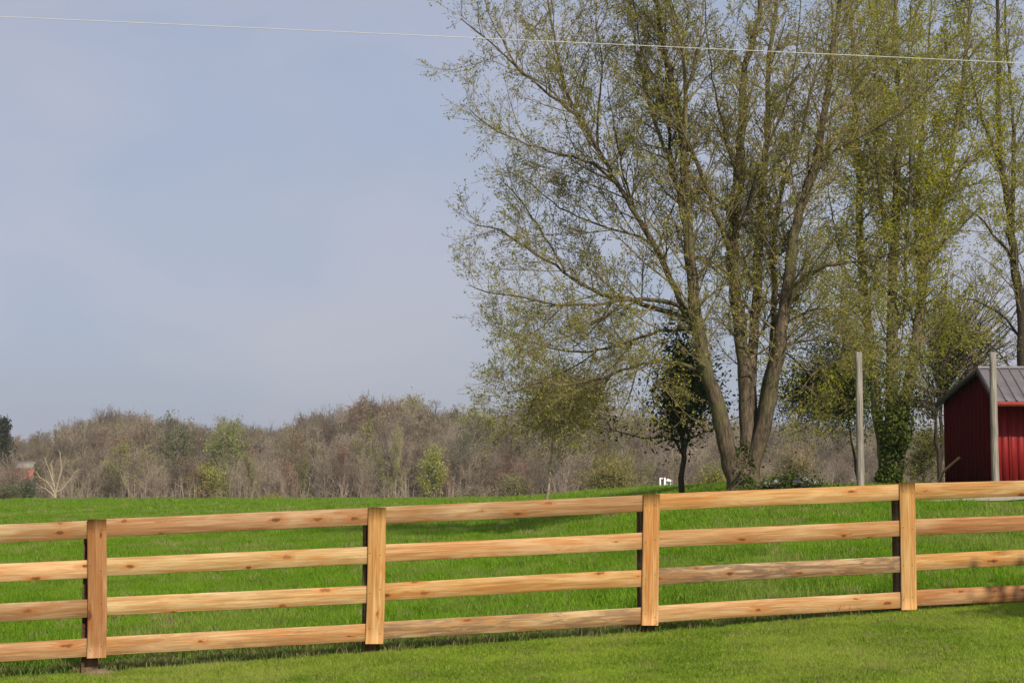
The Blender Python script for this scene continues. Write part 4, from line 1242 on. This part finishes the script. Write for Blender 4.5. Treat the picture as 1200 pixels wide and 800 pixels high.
# ------------------------------------------------------------------ tall poles
def pole(px, top, w, d, label):
    a = P(px, 560, d); gz = ground_z(a.x, d); t = P(px, top, d)
    n = 14; mb = MB(); rs = random.Random(px)
    pts = [(rs.uniform(-.006, .006), 0, -0.4 + (t.z - gz + 0.4) * i / n) for i in range(n + 1)]
    pts[-1] = (0, 0, t.z - gz)
    r0 = w / (F / d) / 2
    rr = [r0 * (1.06 - 0.10 * i / n) for i in range(n + 1)]
    pts.append((0, 0, t.z - gz + 0.012)); rr.append(rr[-1] * 0.82)
    mb.tube(pts, rr, 12, True)
    link('wooden_pole', mb.mesh('wooden_pole', M['pole']), None, label, 'pole', 'tall bare wooden poles', loc=(a.x, d, gz))
pole(1008.5, 413, 8.6, 41.0, 'tall weathered grey pole standing alone left of the ivy clad trunk')
pole(1166.5, 413, 8.6, 42.0, 'tall weathered grey pole standing in front of the red shed corner')

# overhead cable
def cable():
    D = 37.0
    xs = [(-260, 6), (0, 22), (200, 31.5), (430, 39.5), (600, 46.5), (800, 54), (1000, 63.5), (1200, 73), (1460, 88)]
    pts = [P(x, y, D / (1 - 0.08 * (x - 600) / F)) for x, y in xs]
    co = np.polyfit([p.x for p in pts], [p.z for p in pts], 2)
    X = np.linspace(pts[0].x, pts[-1].x, 60)
    mb = MB(); mb.tube([(x, D + 0.08 * x, np.polyval(co, x)) for x in X], [0.0078] * 60, 6)
    link('overhead_cable', mb.mesh('overhead_cable', M['wire']), None, 'thin pale overhead cable sagging across the sky and the tree crowns', 'cable')
cable()

# ------------------------------------------------------------------ stones and brush right of the maple
def rock(px, py, w, h, d, label, seed):
    rs = np.random.RandomState(seed)
    c = P(px, py, d); gz = ground_z(c.x, d); ppm = F / d
    n, m = 10, 7; vs = []
    rx, rz = w / 2 / ppm, h / 2 / ppm
    bump = rs.normal(0, 0.17, (m + 1, n))
    for j in range(m + 1):
        ph = math.pi * j / m
        for i in range(n):
            t = 6.283 * i / n; q = 1 + (bump[j][i] if 0 < j < m else 0)
            vs.append((math.cos(t) * math.sin(ph) * rx * q, math.sin(t) * math.sin(ph) * rx * 0.8 * q, math.cos(ph) * rz * q))
    i = np.arange(m)[:, None] * n; j = np.arange(n)[None]; k = (j + 1) % n
    mb = MB(); mb.add(vs, np.stack([i + j, i + n + j, i + n + k, i + k], -1).reshape(-1, 4))
    z = max(c.z, gz + rz * 0.5)
    link('stone', mb.mesh('stone', M['stone'], False), None, label, 'stone', 'stones in the brush heap', loc=(c.x, d, z))
rock(899, 568, 16, 7, 43.6, 'flat grey stone nearest the maple trunk', 1)
rock(909, 566, 12, 8, 43.3, 'rounded bluish-grey stone second from the maple trunk', 2)
rock(934, 566, 15, 9, 43.3, 'pale lumpy stone in the middle of the brush heap', 3)
rock(943, 562, 9, 7, 43.8, 'small pale stone on top of the middle of the heap', 4)
rock(952, 565, 11, 7, 43.6, 'dull grey stone at the right end of the heap', 5)
def brush():
    rs = np.random.RandomState(8); D = 43.3
    c = P(928, 566, D); gz = ground_z(c.x, D); mb = MB(); lp = []
    for k in range(420):
        x = rs.normal(0, 0.85); y = rs.normal(0.25, 0.4)
        h = max(0.05, 0.5 * math.exp(-(x / 0.95) ** 2)) * rs.rand()
        a = rs.rand() * 6.28; l = rs.uniform(0.15, 0.5)
        p = np.array((x, y, h)); e = p + np.array((math.cos(a) * l, math.sin(a) * l * 0.6, rs.normal(0.03, 0.10)))
        mb.tube([p, (p + e) / 2 + rs.normal(0, .02, 3), e], [0.014, 0.011, 0.005], 4)
        lp += [p, e]
    o = link('brush_heap', mb.mesh('brush_heap', M['bark_dark']), None, 'dark heap of brush and leaves lying on stones right of the maple trunk', 'brush heap', loc=(c.x, D, gz), kind='stuff')
    link('brush_leaves', Tree(3).leaves(0.09, 3, 0.09, lp, 0.8).mesh('brush_leaves', M['ivy'], False), o, kind='stuff')
brush()

# ------------------------------------------------------------------ far houses and the small white things
def house(px, py_eave, py_ridge, w, d, label, wallm, roofm, base_py=None, wins=2):
    c = P(px, 560, d); gz = ground_z(c.x, d); ppm = F / d
    ze = P(px, py_eave, d).z - gz; zr = P(px, py_ridge, d).z - gz; W = w / ppm; dep = W * 0.7
    r = root('far_house', label, 'house', loc=(c.x, d, gz))
    mb = MB(); mb.box(-W / 2, W / 2, 0, dep, -0.5, ze)
    mb.poly([(-W / 2, 0, ze), (-W / 2, dep, ze), (-W / 2, dep / 2, zr - 0.1)], [(0, 2, 1)]); mb.poly([(W / 2, 0, ze), (W / 2, dep, ze), (W / 2, dep / 2, zr - 0.1)], [(0, 1, 2)])
    link('wall', mb.mesh('wall', wallm, False), r)
    rf = MB(); o = 0.3
    for s in (0, 1):
        ya, yb = (-o, dep / 2) if s == 0 else (dep + o, dep / 2)
        vs = []
        for y, z in ((ya, ze - 0.12), (yb, zr)):
            for x in (-W / 2 - o, W / 2 + o):
                for dz in (0, 0.12): vs.append((x, y + (0.001 if s else 0), z + dz))
        rf.add(vs, [(0, 1, 3, 2), (4, 6, 7, 5), (0, 2, 6, 4), (1, 5, 7, 3), (0, 4, 5, 1), (2, 3, 7, 6)])
    link('roof', rf.mesh('roof', roofm, False), r)
    for i in range(wins):
        x = (i + 0.5) / wins * W - W / 2
        wb = MB(); wb.box(x - W * 0.08, x + W * 0.08, -0.05, -0.01, ze * 0.45, ze * 0.8)
        f = link('window', wb.mesh('window', M['white'], False), r)
        gb = MB(); gb.box(x - W * 0.06, x + W * 0.06, -0.07, -0.052, ze * 0.5, ze * 0.77)
        link('pane', gb.mesh('pane', M['glass'], False), f)
house(20, 562, 550, 30, 300, 'small house with faded red roof low at the left edge of the wood', M['house_wall'], M['brick_roof'])
house(27, 548, 541, 20, 322, 'pale grey roofed house just above the red roof at far left', M['house_wall'], M['house_wall'])
house(552, 552, 543, 24, 335, 'small barn with dull red roof showing through the middle wood', M['house_wall'], M['brick_roof'])
def white_things():
    D = 190.0; ppm = F / D
    def b(px0, px1, py0, py1, d):
        A, B = P(px0, py1, d), P(px1, py0, d); return A, B
    # a frame, an upright post and a little box-shaped hutch, all painted white
    A, B = b(773, 777, 559.5, 565, D); mb = MB()
    w = B.x - A.x; h = B.z - A.z
    g = ground_z(A.x, D)
    mb.box(0, 0.14, 0, 0.14, g - A.z - 0.1, h); mb.box(0.145, w, 0.01, 0.13, h - 0.16, h - 0.01)
    link('white_bracket', mb.mesh('white_bracket', M['white'], False), None, 'tiny white bracket-shaped frame left of the white post before the far wood', 'frame', loc=A)
    A, B = b(778.3, 780, 559.5, 565, D); mb = MB(); mb.box(0, B.x - A.x, 0, 0.15, g - A.z - 0.1, B.z - A.z)
    mb.box(-0.02, B.x - A.x + 0.02, -0.02, 0.17, B.z - A.z + 0.001, B.z - A.z + 0.04)
    link('white_post', mb.mesh('white_post', M['white'], False), None, 'tiny white upright post left of the white hutch before the far wood', 'post', loc=A)
    A, B = b(781, 786.5, 560.5, 564.5, D); w = B.x - A.x; h = B.z - A.z; mb = MB()
    r = root('white_hutch', 'tiny white hutch with a slanted top left of the thin dark trunk', 'hutch', loc=A)
    mb.box(0, w, 0, 0.5, 0, h * 0.6); mb.poly([(0, 0, h * 0.6), (w, 0, h * 0.6), (w * .35, 0, h), (0, .5, h * .6), (w, .5, h * .6), (w * .35, .5, h)], [(0, 1, 2), (5, 4, 3), (0, 2, 5, 3), (2, 1, 4, 5)])
    link('body', mb.mesh('body', M['white'], False), r)
    lg = MB()
    for x in (0.03, w - 0.09): lg.box(x, x + 0.06, 0.2, 0.26, g - A.z - 0.1, -0.001)
    link('legs', lg.mesh('legs', M['white'], False), r)
white_things()

# ------------------------------------------------------------------ thin spring haze
def haze():
    m = bpy.data.materials.new('haze'); m.use_nodes = True
    nt = m.node_tree; nt.nodes.clear()
    o = nt.nodes.new('ShaderNodeOutputMaterial'); v = nt.nodes.new('ShaderNodeVolumePrincipled')
    v.inputs['Color'].default_value = (0.90, 0.90, 0.93, 1); v.inputs['Density'].default_value = 0.00013
    nt.links.new(v.outputs[0], o.inputs['Volume'])
    mb = MB(); mb.box(-5200, 5200, -60, 6700, -9, 60)
    link('haze', mb.mesh('haze', m, False), kind='stuff')
haze()
